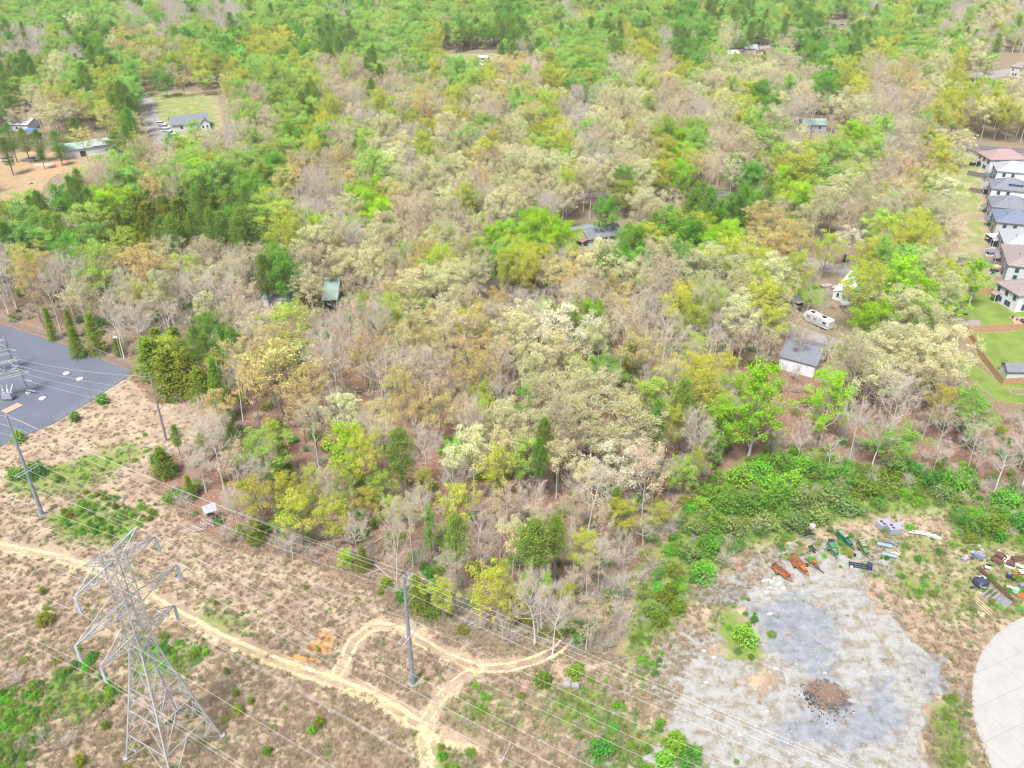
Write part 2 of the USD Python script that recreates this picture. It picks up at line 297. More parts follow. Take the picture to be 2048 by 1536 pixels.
def overlay(name, mask_fn, bounds, z, mat, step=.7, extra=None):
    """a thin sheet on the ground, kept where mask > 0; its ragged edge comes from the mask and noise"""
    xs, ys = np.arange(bounds[0], bounds[2] + step, step), np.arange(bounds[1], bounds[3] + step, step)
    X, Y = np.meshgrid(xs, ys); x, y = X.ravel(), Y.ravel(); m = mask_fn(x, y)
    ny, nx = X.shape; i, j = np.meshgrid(np.arange(ny - 1), np.arange(nx - 1), indexing='ij')
    q = np.stack([i * nx + j, i * nx + j + 1, (i + 1) * nx + j + 1, (i + 1) * nx + j], -1).reshape(-1, 4)
    q = q[m[q].max(1) > .02]; used = np.unique(q); re = np.full(len(x), -1); re[used] = np.arange(len(used))
    prv = {'mask': m[used]}
    if extra is not None: prv['tone'] = extra(x[used], y[used])
    return tag(raw(name, np.stack([x[used], y[used], np.full(len(used), z)], 1), re[q], mat, prv=prv), kind='structure')
def sheet_mat(name, ramp, scale=1.2, edge=.7, rough=.9, ramp2=None, nscale=.5):
    nodes = {"a": ("attribute", {"attribute": "mask"}), "g": ("geometry", {}), "n": ("noise_texture", {"scale": nscale, "detail": 7.0, "roughness": .7}),
             "n2": ("noise_texture", {"scale": scale, "detail": 8.0, "roughness": .75}), "r": ("rgb_ramp", {"ramp": ramp}),
             "e": ("math", {"math_type": "multiply_add", "value2": edge, "value3": -edge / 2}), "s": ("math", {"math_type": "add"}), "mr": ("map_range", {"from_min": .42, "from_max": .58, "clamp": True}),
             "t": ("transparent_bsdf", {"color": (1, 1, 1)}), "b": ("bump", {"strength": .4, "distance": .08}), "p": ("principled_bsdf", {"roughness": rough, "specular_ior_level": .15}), "m": ("mix_closure", {})}
    links = [("g.position", "n.vector"), ("g.position", "n2.vector"), ("n2.fac", "r.fac"), ("n.fac", "e.value1"), ("e.value", "s.value1"), ("a.fac", "s.value2"), ("s.value", "mr.value"),
             ("mr.result", "m.fac"), ("t.BSDF", "m.closure1"), ("p.BSDF", "m.closure2"), ("n2.fac", "b.height"), ("b.normal", "p.normal")]
    if ramp2:   # a second colour family where the vertex tone (+ noise) is high
        nodes |= {"a2": ("attribute", {"attribute": "tone"}), "r2": ("rgb_ramp", {"ramp": ramp2}), "s2": ("math", {"math_type": "add"}), "m2": ("map_range", {"from_min": .3, "from_max": .75, "clamp": True}), "mx": ("mix", {})}
        links += [("n2.fac", "r2.fac"), ("a2.fac", "s2.value1"), ("e.value", "s2.value2"), ("s2.value", "m2.value"), ("m2.result", "mx.fac"), ("r.color", "mx.color1"), ("r2.color", "mx.color2"), ("mx.color", "p.base_color")]
    else: links += [("r.color", "p.base_color")]
    usdkit.material(stage, LK + name, nodes, links, surface="m.closure")
sheet_mat('dirt', [(.3, (0.203, 0.144, 0.078)), (.5, (0.328, 0.25, 0.148)), (.75, (0.406, 0.343, 0.234))], 1.0, 1.1)
sheet_mat('clay', [(.3, (.30, .12, .04)), (.6, (.42, .19, .07)), (.8, (.42, .28, .15))], .9, .5)
sheet_mat('gravel_pale', [(.3, (0.108, 0.086, 0.059)), (.43, (0.147, 0.129, 0.102)), (.53, (0.194, 0.189, 0.182)), (.64, (0.217, 0.213, 0.212)), (.8, (0.246, 0.242, 0.246))], .5, 1.9, .9, [(.3, (0.078, 0.079, 0.089)), (.5, (0.134, 0.139, 0.157)), (.72, (0.194, 0.199, 0.216))], .16)
sheet_mat('char', [(.3, (0.019, 0.019, 0.022)), (.55, (0.062, 0.062, 0.072)), (.8, (0.187, 0.187, 0.2))], 1.5, 1.1, .95, None, .8)
sheet_mat('lane', [(.3, (0.14, 0.126, 0.122)), (.6, (0.197, 0.183, 0.178)), (.8, (0.234, 0.22, 0.215))], .5, .35)
sheet_mat('red_soil', [(.3, (0.172, 0.121, 0.07)), (.6, (0.242, 0.176, 0.105)), (.8, (0.281, 0.218, 0.14))], .3, .9, .95, [(.3, (0.265, 0.14, 0.078)), (.7, (0.335, 0.187, 0.117))], .08)
def lines_mask(lines, prof):
    ls = [LineString(l) for l in lines]
    def fn(x, y):
        wx, wy = warp(x, y, .9, .15, 5); pts = shapely.points(wx, wy); m = np.zeros(len(x))
        for l, (wd, ruts, a) in zip(ls, prof):
            d = shapely.distance(pts, l)
            base = np.clip(.5 + (wd - d) / 1.4, 0, 1)
            if ruts: base *= np.maximum(np.exp(-((d - .85) / .42) ** 2), .38)
            m = np.maximum(m, a * base)
        return m
    return fn
TRK = [G(l) for l in [[(-200, 1070), (0, 1090), (120, 1112), (230, 1150), (330, 1205), (440, 1268), (560, 1322), (680, 1362), (770, 1402), (850, 1450), (862, 1560), (860, 1750)],
                      [(850, 1450), (880, 1395), (915, 1360), (960, 1332)], [(960, 1332), (890, 1306), (830, 1268), (790, 1250), (750, 1250), (710, 1278), (682, 1340)],
                      [(960, 1332), (1020, 1332), (1075, 1318), (1118, 1295), (1142, 1272)], [(850, 1450), (900, 1480), (960, 1492)], [(700, 1372), (770, 1402), (846, 1452), (868, 1490), (864, 1560), (860, 1800)], [(400, 1240), (440, 1268), (560, 1324), (680, 1364)]]]
overlay('dirt_track', lines_mask(TRK, [(1.75, True, 1.0), (1.3, True, .72), (1.5, True, .85), (1.25, True, .95), (1.2, False, .6), (1.9, False, .5), (1.5, False, .45)]), (-110, 58, 16, 140), .004, 'dirt', .3)
for k, p in enumerate([[(640, 1262), (668, 1258), (672, 1290), (662, 1302), (632, 1300), (618, 1290), (640, 1280)], [(575, 1300), (640, 1312), (655, 1325), (590, 1312)]]):
    pl = Polygon(G(p)); overlay('clay_patch', (lambda pl: lambda x, y: soft(pl, x, y, .6, .8, .4))(pl), pl.buffer(2).bounds, .008, 'clay', .3)
LOT = Polygon(G([(1120, 1600), (1240, 1480), (1300, 1400), (1340, 1300), (1400, 1235), (1450, 1175), (1500, 1120), (1570, 1085), (1700, 1075), (1740, 1050), (1800, 1080), (1760, 1130), (1790, 1190), (1860, 1260), (1930, 1330), (1945, 1420), (1900, 1480), (1930, 1600), (1960, 1750), (1100, 1750)])).buffer(0)
TONE = [(1.0, G([(1520, 1200), (1620, 1170), (1690, 1220), (1700, 1330), (1640, 1350), (1560, 1290)])), (.9, G([(1840, 1290), (1900, 1310), (1920, 1380), (1860, 1380)])), (.8, G([(1560, 1400), (1800, 1340), (1850, 1440), (1720, 1500), (1560, 1470)])), (.7, G([(1440, 1190), (1500, 1130), (1540, 1160), (1480, 1210)]))]
GRASSY = [G(p) for p in [[(1425, 1215), (1470, 1185), (1500, 1195), (1530, 1240), (1562, 1275), (1555, 1320), (1520, 1338), (1490, 1310), (1462, 1322), (1440, 1290), (1450, 1255)], [(1650, 1180), (1680, 1180), (1680, 1215), (1655, 1215)], [(1520, 1340), (1580, 1320), (1560, 1380), (1510, 1390)], [(1260, 1420), (1350, 1380), (1400, 1470), (1300, 1500)], [(1880, 1380), (1935, 1400), (1990, 1600), (1910, 1600)]]]
def lot_mask(x, y):
    m = soft(LOT, x, y, 7.0, 8, .09, 9)
    for p in GRASSY: m *= 1 - .75 * soft(p, x, y, 3, 5, .2, 4)
    return m
def tyre(x, y):     # arcs worn by turning vehicles
    out = np.zeros(len(x)); wx, wy = warp(x, y, 1.2, .12, 12)
    for (px, py), r0 in (((1700, 1230), 8), ((1640, 1260), 13), ((1760, 1420), 11)):
        c = P(px, py); r = np.hypot(wx - c[0], wy - c[1]); out += .22 * np.exp(-((r - r0) / 3.5) ** 2) * np.sin(r * 3.4)
    return out
overlay('gravel_lot', lot_mask, Polygon(LOT).buffer(5).bounds if not isinstance(LOT, Polygon) else LOT.buffer(9).bounds, .004, 'gravel_pale', .7,
        lambda x, y: np.max([a * soft(p, x, y, 4, 4, .1, 6) for a, p in TONE], 0) + tyre(x, y))
BURN = P(1655, 1392)
overlay('burnt_ground', lambda x, y: np.clip(1.05 - np.hypot((x - BURN[0]) / 4.6, (y - BURN[1]) / 4.2) * .8, 0, 1), (BURN[0] - 8, BURN[1] - 8, BURN[0] + 8, BURN[1] + 8), .008, 'char', .4)
# substation yard: grey crushed stone, sharp front edge
YARD = G([(268, 745), (185, 800), (110, 846), (0, 893), (-160, 970), (-420, 900), (-300, 600), (0, 648), (140, 695)])
usdkit.material(stage, LK + 'yard_stone', {"g": ("geometry", {}), "n": ("noise_texture", {"scale": 6.0, "detail": 6.0, "roughness": .8}), "n2": ("noise_texture", {"scale": .12, "detail": 4.0}),
    "w": ("wave_texture", {"scale": .09, "distortion": 9.0, "detail": 3.0, "detail_scale": .6}), "r": ("rgb_ramp", {"ramp": [(.3, (0.046, 0.052, 0.073)), (.5, (0.071, 0.08, 0.107)), (.75, (0.104, 0.112, 0.141))]}),
    "r2": ("rgb_ramp", {"ramp": [(.3, (.9, .9, .9)), (.8, (1.12, 1.12, 1.12))]}), "r3": ("rgb_ramp", {"ramp": [(.44, (1, 1, 1)), (.5, (1.1, 1.1, 1.1)), (.56, (1, 1, 1))]}),
    "m": ("mix", {"mix_type": "multiply", "fac": 1.0}), "m2": ("mix", {"mix_type": "multiply", "fac": .6}), "b": ("bump", {"strength": .4, "distance": .05}), "p": ("principled_bsdf", {"roughness": .9, "specular_ior_level": .2})},
    [("g.position", "n.vector"), ("g.position", "n2.vector"), ("g.position", "w.vector"), ("n.fac", "r.fac"), ("n2.fac", "r2.fac"), ("w.fac", "r3.fac"), ("r.color", "m.color1"), ("r2.color", "m.color2"), ("m.color", "m2.color1"), ("r3.color", "m2.color2"), ("m2.color", "p.base_color"), ("n.fac", "b.height"), ("b.normal", "p.normal")], surface="p.BSDF")
tag(MB().prism(YARD, -.2, .12).build('gravel_yard', 'yard_stone'), kind='structure')
# concrete turning circle at the lower right
a, b_, c_ = [P(*p)[:2] for p in ((1990, 1272), (1944, 1370), (1975, 1520))]
D = 2 * (a[0] * (b_[1] - c_[1]) + b_[0] * (c_[1] - a[1]) + c_[0] * (a[1] - b_[1]))
ux = ((a @ a) * (b_[1] - c_[1]) + (b_ @ b_) * (c_[1] - a[1]) + (c_ @ c_) * (a[1] - b_[1])) / D
uy = ((a @ a) * (c_[0] - b_[0]) + (b_ @ b_) * (a[0] - c_[0]) + (c_ @ c_) * (b_[0] - a[0])) / D
PAD_C, PAD_R = np.array([ux, uy]), math.hypot(a[0] - ux, a[1] - uy)
pad = thing('concrete_pad', None, None); pad.ClearCustomData(); tag(pad, kind='structure')
disc = Point(*PAD_C).buffer(PAD_R, 48); cut = 5.0
for k in range(-8, 9):       # cast in bays with open joints
    for l in range(-8, 9):
        th = .35; cx, cy = PAD_C; s = cut - .03
        bay = shapely.affinity.rotate(shapely.box(cx + k * cut - s / 2, cy + l * cut - s / 2, cx + k * cut + s / 2, cy + l * cut + s / 2), 24, origin=(cx, cy)).intersection(disc)
        if bay.is_empty or bay.area < .5 or bay.geom_type != 'Polygon' or bay.centroid.x > 110: continue
        pr = proj([bay.centroid.x, bay.centroid.y, 0])
        if pr[0] > 2250 or pr[1] > 1750: continue
        MB().prism(list(bay.exterior.coords)[:-1], -.1, .13 + .004 * ((k * 7 + l * 3) % 3)).build('concrete_slab', 'concrete', pad)
# lanes
overlay('lane', lines_mask([G([(1150, 392), (1290, 383), (1420, 386), (1560, 384), (1640, 400)]), G([(1540, 520), (1620, 524), (1690, 540), (1720, 530)]), G([(1560, 650), (1610, 668), (1680, 690)]), G([(960, 575), (1060, 578), (1110, 580)])],
        [(2.6, False, 1.0), (4.0, False, 1.0), (4.0, False, 1.0), (2.2, False, 1.)]), (-20, 200, 160, 350), .004, 'lane', .8)
overlay('drive', lines_mask([G([(275, 185), (292, 195), (298, 220), (306, 245), (330, 275), (325, 290)])], [(4.2, False, 1.)]), (-260, 375, -130, 525), .004, 'lane', 1.2)
RED = Polygon(G([(-60, 312), (60, 300), (200, 300), (235, 312), (200, 332), (120, 350), (95, 385), (70, 405), (-60, 385)]))
overlay('red_soil_clearing', lambda x, y: soft(RED, x, y, 5, 5, .05), RED.buffer(8).bounds, .004, 'red_soil', 1.5, lambda x, y: soft(G([(60, 345), (110, 325), (145, 318), (140, 335), (90, 352)]), x, y, 4, 3, .1))
overlay('road', lines_mask([G([(1200, 136), (1260, 130), (1380, 122), (1450, 110), (1560, 88), (1640, 60)]), G([(1900, 150), (1960, 152), (2048, 140), (2200, 120)])], [(4.0, False, 1.), (7.0, False, 1.)]), (60, 480, 520, 760), .004, 'lane', 2.0)
# ------------------------------------------------------------------ tree kinds (built once each, as classes that copies reference)
def segs_mesh(p, q, r0, r1, n):
    """many tapered prisms at once"""
    p, q = np.asarray(p), np.asarray(q); m = len(p); t = q - p; t = t / (np.linalg.norm(t, axis=1, keepdims=True) + 1e-9)
    a = np.cross(t, np.where(np.abs(t[:, 2:]) < .9, [0, 0, 1.0], [1.0, 0, 0])); a /= np.linalg.norm(a, axis=1, keepdims=True) + 1e-9; b = np.cross(t, a)
    an = np.arange(n) * 2 * np.pi / n; ring = np.cos(an)[None, :, None] * a[:, None] + np.sin(an)[None, :, None] * b[:, None]
    v = np.concatenate([p[:, None] + ring * np.asarray(r0)[:, None, None], q[:, None] + ring * np.asarray(r1)[:, None, None]], 1)
    i = np.arange(n); j = (i + 1) % n; f = np.vstack([np.stack([i, j, n + j], 1), np.stack([i, n + j, n + i], 1)])
    return v.reshape(-1, 3), (f[None] + (np.arange(m) * 2 * n)[:, None, None]).reshape(-1, 3)
def quads(c, size, rg, flat=.0, aspect=1.0):
    """leaf-sized faces with random headings about the centres c"""
    n = len(c); u = rg.normal(size=(n, 3)); u /= np.linalg.norm(u, axis=1, keepdims=True); w = rg.normal(size=(n, 3)); w[:, 2] *= 1 + flat
    v = np.cross(u, w); v /= np.linalg.norm(v, axis=1, keepdims=True) + 1e-9; s = (size * rg.uniform(.65, 1.3, n))[:, None] / 2
    vv = np.stack([c - u * s, c - v * s * aspect, c + u * s, c + v * s * aspect], 1).reshape(-1, 3); k = np.arange(n)[:, None] * 4
    return vv, np.vstack([k + [0, 1, 2], k + [0, 2, 3]])
def unit(v): return v / (np.linalg.norm(v, axis=-1, keepdims=True) + 1e-9)
def deciduous(rg, h, R, clear=.4, nl=11, nb=6, nt=5, upright=.5, wob=1.0):
    """trunk, limbs, boughs and twigs; returns segment lists per level and the twig tips"""
    zc = h * (clear + 1) / 2 + .04 * h; rz = h - zc
    n = 7; z = np.linspace(0, h * .86, n); off = np.cumsum(rg.normal(0, .14 * wob, (n, 2)), 0) * np.linspace(0, 1, n)[:, None]
    tr = np.column_stack([off, z]); r = np.linspace(.0135 * h ** .9 + .035, .035, n) ; r[0] *= 1.35
    lv = [[(tr[:-1], tr[1:], r[:-1], r[1:])]]
    az = np.arange(nl) * 2.4 + rg.uniform(0, .6, nl); t = np.linspace(clear, .84, nl) ** 1.0 + rg.normal(0, .015, nl)
    zb = t * h; b = np.column_stack([np.interp(zb, z, tr[:, 0]), np.interp(zb, z, tr[:, 1]), zb])
    el = np.interp(t, [clear, .85], [.35, 1.15]) + rg.normal(0, .13, nl)
    ez = zc + rz * np.sin(np.interp(t, [clear, .85], [-.55, 1.2])); er = R * np.cos(np.interp(t, [clear, .85], [-.55, 1.2])) * rg.uniform(.62, 1.2, nl)
    tip = np.column_stack([b[:, 0] + er * np.cos(az), b[:, 1] + er * np.sin(az), np.maximum(ez, zb + .6)])
    mid = b * .5 + tip * .5; mid[:, 2] -= upright * .1 * np.linalg.norm(tip - b, axis=1); mid += rg.normal(0, .25, mid.shape)
    L = np.linalg.norm(tip - b, axis=1); r0 = np.interp(zb, z, r) * .5 + .015
    lv.append([(b, mid, r0, r0 * .6), (mid, tip, r0 * .6, r0 * .25)])
    def child(base_pts, dirs, length, rad, k):
        P0 = np.repeat(base_pts, k, 0); D = np.repeat(dirs, k, 0); Lr = np.repeat(length, k) * rg.uniform(.6, 1.15, len(P0))
        d = unit(unit(D) + rg.normal(0, .62, P0.shape) + [0, 0, .28]); q = P0 + d * Lr[:, None]; rr = np.repeat(rad, k)
        return P0, q, d, Lr, rr
    fr = np.tile(np.linspace(.3, 1.0, nb), nl); fr = np.clip(fr + rg.normal(0, .05, len(fr)), .2, 1)[:, None]
    A, M, T = np.repeat(b, nb, 0), np.repeat(mid, nb, 0), np.repeat(tip, nb, 0)
    bp = np.where(fr < .5, A + (M - A) * fr * 2, M + (T - M) * (fr * 2 - 1)); dirs = np.repeat(tip - mid, nb, 0)
    rb = np.repeat(r0, nb) * .3
    p2, q2, d2, l2, r2 = child(bp, dirs, np.repeat(L, nb) * .36 + .3, rb, 1)
    lv.append([(p2, q2, r2, r2 * .4)])
    ft = rg.uniform(.35, 1.0, (len(p2), nt)); ft[:, 0] = 1
    p3 = (p2[:, None] + (q2 - p2)[:, None] * ft[..., None]).reshape(-1, 3)
    _, q3, d3, l3, r3 = child(p3, np.repeat(d2, nt, 0), np.repeat(l2, nt) * .5 + .15, np.repeat(r2, nt) * .4, 1)
    lv.append([(p3, q3, np.maximum(r3, .013), np.maximum(r3 * .5, .009))])
    return lv, q3, d3, q2
def wood(lv, sides=(7, 5, 4, 3), upto=4):
    V, Fc, k = [], [], 0
    for s, level in list(zip(sides, lv))[:upto]:
        for seg in level:
            v, f = segs_mesh(*seg, s); V.append(v); Fc.append(f + k); k += len(v)
    return np.vstack(V), np.vstack(Fc)
def spikes(q, d, rg, k, L, w):
    """fine twig ends: one slim triangle each"""
    p = np.repeat(q, k, 0) - np.repeat(d, k, 0) * rg.uniform(0, .5, (len(q) * k, 1)); dd = unit(np.repeat(d, k, 0) + rg.normal(0, .75, p.shape)); t = p + dd * (L * rg.uniform(.5, 1.3, len(p)))[:, None]
    s = unit(np.cross(dd, rg.normal(size=p.shape))) * w / 2
    v = np.stack([p - s, p + s, t], 1).reshape(-1, 3); return v, np.arange(len(v)).reshape(-1, 3)
def merge(*ms):
    V, Fc, k = [], [], 0
    for v, f in ms: V.append(v); Fc.append(f + k); k += len(v)
    return np.vstack(V), np.vstack(Fc)
KINDS, KSIZE = {}, {}
stage.CreateClassPrim(W + '/tree_kinds')
def kind(code, i, parts, h, w):
    pa = f'{W}/tree_kinds/{code}_{i}'; stage.DefinePrim(pa, 'Xform')
    for name, (v, f), mat in parts: usdkit.mesh(stage, f'{pa}/{name}', (v, f), LK + mat)
    KINDS.setdefault(code, []).append(pa); KSIZE.setdefault(code, []).append((h, w))
def puffs(c, rg, per, rad, size):
    """leaf masses: leaves on the upper, outer side of a rounded clump at every bough end"""
    n = len(c); k = np.repeat(np.arange(n), per); u = unit(rg.normal(size=(n * per, 3))); u[:, 2] = np.where(rg.random(n * per) < .72, np.abs(u[:, 2]), u[:, 2])
    r_ = (rad * rg.uniform(.6, 1.25, n))[k] * rg.uniform(.7, 1.08, n * per); return quads(c[k] + u * r_[:, None] * [1, 1, .72], size, rg, .4, .8)
def clumps(q, rg, per, spread, size, keep=1.0, aspect=.8):
    if keep < 1: q = q[rg.random(len(q)) < keep]
    c = np.repeat(q, per, 0); o = rg.normal(0, spread / 2, c.shape); o[:, 2] *= .75
    return quads(c + o, size, rg, .5, aspect)
#       code: leaf material, bark, twig, leaves per tip, clump spread, leaf size, share of tips in leaf, clear trunk, limbs, twig spikes
DEC = {'c': ('leaf_cream', 'bark_pale', 20, 0.62, 0.225, .92, .38, 12), 'w': ('leaf_white', 'bark_pale', 20, 0.6, 0.215, .9, .38, 12), 't': ('leaf_tan', 'bark_pale', 11, 0.7, 0.21, .8, .4, 11),
       'o': ('leaf_gold', 'bark', 14, 0.7, 0.22, .85, .4, 11), 'y': ('leaf_olive', 'bark', 20, 0.8, 0.235, .95, .3, 12), 'l': ('leaf_lime', 'bark_pale', 26, 0.8, 0.235, 1.0, .22, 13),
       'g': ('leaf_light', 'bark', 24, 0.85, 0.245, 1.0, .25, 13), 'd': ('leaf_deep', 'bark', 28, 0.9, 0.26, 1.0, .2, 13)}
for ci, (code, (mat, bark, per, spread, size, keep, clear, nl)) in enumerate(DEC.items()):
    for i in range(3):
        rg = np.random.default_rng(100 + ci * 10 + i); h = 15.0; R = [4.4, 3.9, 5.0][i] * (1 if code in 'cwto' else .9)
        if code in 'lgd': R *= [.95, .75, 1.0][i]; clear = [.16, .12, .24][i]
        lv, q, d, q2 = deciduous(rg, h, R, clear + rg.uniform(-.05, .05), nl, 6, 5, rg.uniform(.2, .9))
        tw = wood(lv, upto=2); fine = merge(wood(lv[2:], (3, 3)), spikes(q, d, rg, 3 if code in 'cwto' else 1, .8, .035))
        pn, pr = {'c': (46, .78), 'w': (46, .75), 't': (20, .72), 'o': (26, .75), 'y': (44, .85), 'l': (56, .9), 'g': (54, .92), 'd': (62, .95)}[code]
        crown = merge(clumps(q, rg, max(per // 3, 4), spread, size, keep), puffs(q2, rg, pn, pr * R / 4.4, size * 1.08))
        kind(code, i, [('trunk', tw, bark), ('twigs', fine, 'twig_pale' if code in 'cwt' else 'twig'), ('crown', crown, mat)], h, 2 * R + .8)
for i in range(5):
    rg = np.random.default_rng(300 + i); h = 15.0; R = [4.6, 3.8, 5.2, 4.2, 3.4][i]
    lv, q, d, q2 = deciduous(rg, h, R, [.35, .45, .28, .4, .5][i], 13, 7, 6, rg.uniform(.2, 1.1), 1.6)
    tw = wood(lv, upto=3); fine = merge(wood(lv[3:], (3,)), spikes(q, d, rg, 3, .95, .036))
    kind('b', i, [('trunk', tw, 'bark_white' if i % 2 else 'bark_pale'), ('crown', fine, 'twig_pale')], h, 2 * R + 1)
def conifer(rg, h, R, z0, whorls, per, top, fill, size, aspect, drop, prof):
    tr = np.array([[0, 0, 0], [.05, .03, h * .5], [0, .05, h * .97]]); V = [segs_mesh(tr[:-1], tr[1:], [.017 * h + .03, .011 * h], [.011 * h, .02], 7)]
    c, B = [], [[], [], [], []]
    for k in range(whorls):
        t = (k + rg.uniform(-.3, .3)) / max(whorls - 1, 1); z = z0 + (h * .97 - z0) * np.clip(t, 0, 1); r = R * prof(t)
        for a in np.arange(per) * 2 * np.pi / per + rg.uniform(0, 6):
            rr = r * rg.uniform(.65, 1.12) + .15; e = np.array([math.cos(a) * rr, math.sin(a) * rr, -drop * rr + rg.normal(0, .2)]); p = np.array([0, 0, z])
            B[0].append(p); B[1].append(p + e); B[2].append(.05); B[3].append(.012)
            for s in np.linspace(.35, 1, fill): c.append(p + e * s + rg.normal(0, .16, 3))
    V.append(segs_mesh(B[0], B[1], B[2], B[3], 3)); c = np.array(c)
    return merge(*V), c
for i in range(4):
    rg = np.random.default_rng(400 + i); h, R = 15.0, [3.1, 2.7, 3.5, 2.9][i]
    w_, c = conifer(rg, h, R, h * [.42, .5, .35, .3][i], 13, 6, 1, 4, .3, .5, -.22, lambda t: (np.clip(1.02 - t ** 2.2, 0, 1) ** .7) * (.55 + .45 * np.clip(t * 3, 0, 1)))
    cc = np.repeat(c, 13, 0); kind('p', i, [('trunk', w_, 'bark'), ('crown', quads(cc + rg.normal(0, .30, cc.shape), .42, rg, 0, .32), 'leaf_pine')], h, 2 * R + .6)
for i in range(4):
    rg = np.random.default_rng(450 + i); h, R = 9.0, [1.9, 2.3, 1.6, 2.0][i]
    w_, c = conifer(rg, h, R, .5, 20, 7, 1, 4, .3, .5, .12, lambda t: (np.clip(1 - t, 0, 1) ** .8) * (.75 + .25 * np.clip(t * 6, 0, 1)))
    cc = np.repeat(c, 9, 0); kind('k', i, [('trunk', w_, 'bark'), ('crown', quads(cc + rg.normal(0, .2, cc.shape), .30, rg, 0, .45), 'leaf_cedar')], h, 2 * R + .4)
def shrub(rg, R, h, n, mat, size=.26):
    """low many-stemmed bush"""
    a = rg.uniform(0, 6.28, n); z = rg.uniform(.1, 1, n); r = R * np.sqrt(rg.uniform(.05, 1, n)) * np.sqrt(np.clip(1.05 - (z - .35) ** 2 / .5, .05, 1))
    tip = np.column_stack([r * np.cos(a), r * np.sin(a), z * h]); b = tip * [.12, .12, 0]
    c = np.repeat(tip, 11, 0); return segs_mesh(b, tip, np.full(n, .025), np.full(n, .01), 3), quads(c + rg.normal(0, R * .15, c.shape) * [1, 1, .8], size, rg, .4, .7)
for ci, (code, mat) in enumerate((('s', 'leaf_shrub'), ('v', 'leaf_vine'), ('a', 'leaf_sage'), ('q', 'leaf_cedar'), ('u', 'leaf_deep'))):
    for i in range(3):
        rg = np.random.default_rng(500 + ci * 10 + i); R = [1.4, 1.1, 1.7][i]; hh = [1.7, 2.0, 1.5][i]
        w_, l_ = shrub(rg, R, hh, 70, mat); kind(code, i, [('stems', w_, 'twig'), ('crown', l_, mat)], hh, 2 * R)
for i in range(3):      # leafless thicket bush
    rg = np.random.default_rng(560 + i); n = 90; a = rg.uniform(0, 6.28, n); el = rg.uniform(.5, 1.45, n); L = rg.uniform(1, 2.6, n)
    tip = np.column_stack([np.cos(a) * np.cos(el) * L, np.sin(a) * np.cos(el) * L, np.sin(el) * L]); b = tip * [.08, .08, 0]
    kind('e', i, [('stems', merge(segs_mesh(b, tip, np.full(n, .02), np.full(n, .008), 3), spikes(tip, unit(tip - b), rg, 6, .7, .03)), 'twig_pale')], 2.2, 2.6)

# ------------------------------------------------------------------ where the trees stand
KMAP = """ggggggggbgbbgbbggggggbgggggggggddggbygggggdgpgpgggdgtgbgyggbbccb
bbbgbddoobyyggdyyydgppgggggyppgppbggggpyybpdgtgpgtdbgpgyggcgcbpb
ppgbgpyggydtyyyggygytttpttgbggybotbgdgbcytybtccctttdyyttotcyygtb
pctoyyypy....ytgtggpybbytgotybttgoybbccccttbbbydbbttcctbttoyycbc
pp.p.oopttbgbtbgtgdybtgccbyccbybbyybbtccyylgttbgbbybglgbttycc...
....gbbggotglggggdobtobgbbccbotccccybbbccylotbdblyygtbtootycc...
ggpdpplkkkkkpkpdgybbbbllotcbbbtbbgbttddybtbppddpyltcctbttottyc..
pggpdgkkkkppppdptbylbbbccbbcbbglllllt..ddydylloooo..bt.byyyyyt..
byobbbgkootgtbbtpdtbccccboobcbtyybboobdcctccccyycy....yglccy....
bbbgbtbbylbbbbbtt..c.tbtoggcctbobbotttobbbbycccyt.....cccllc....
....kkbbbbbbbdtbbtytbttbtcoctyoccccllctbbbyybbtt......lcccc.....
......kkkddkkkboootbbtbottbbbooccccctbdobbyybbbll..yttccccc.....
......kkkkk..ooooooobbbotobbbbbccccccccctbyybblllbgggbbbttbbb...
............bboootbtgbbotbbbbbbcccccccctpbyblllblbggbbbbbttbbb..
..........bbbdttgdbbtblybbbcgbbbbpccccccbypbb....ybbbb.bbbbb....
..........bbbbbgyyylbybybcbbbbbbtbbtcccybybb....................
...........bbbyyyybbytbbgbtbbbpbbbbbbtybb.......................
................bbbbbbbybbbbtbybbybbb...........................
.......................bbbybbbyybbbb............................""".split('\n')
KMAP = [r[:64].ljust(64, '.') for r in KMAP]; mixr = random.Random(4)
KMAP = [''.join(('ctcy'[mixr.randrange(4)] if ch == 'b' and 2 <= i < 10 and mixr.random() < .5 else ch) for ch in r) for i, r in enumerate(KMAP)]
KMAP = [''.join(('tttctygt'[mixr.randrange(8)] if ch == 'b' and i >= 10 and c > 14 and mixr.random() < .55 else ch) for c, ch in enumerate(r)) for i, r in enumerate(KMAP)]
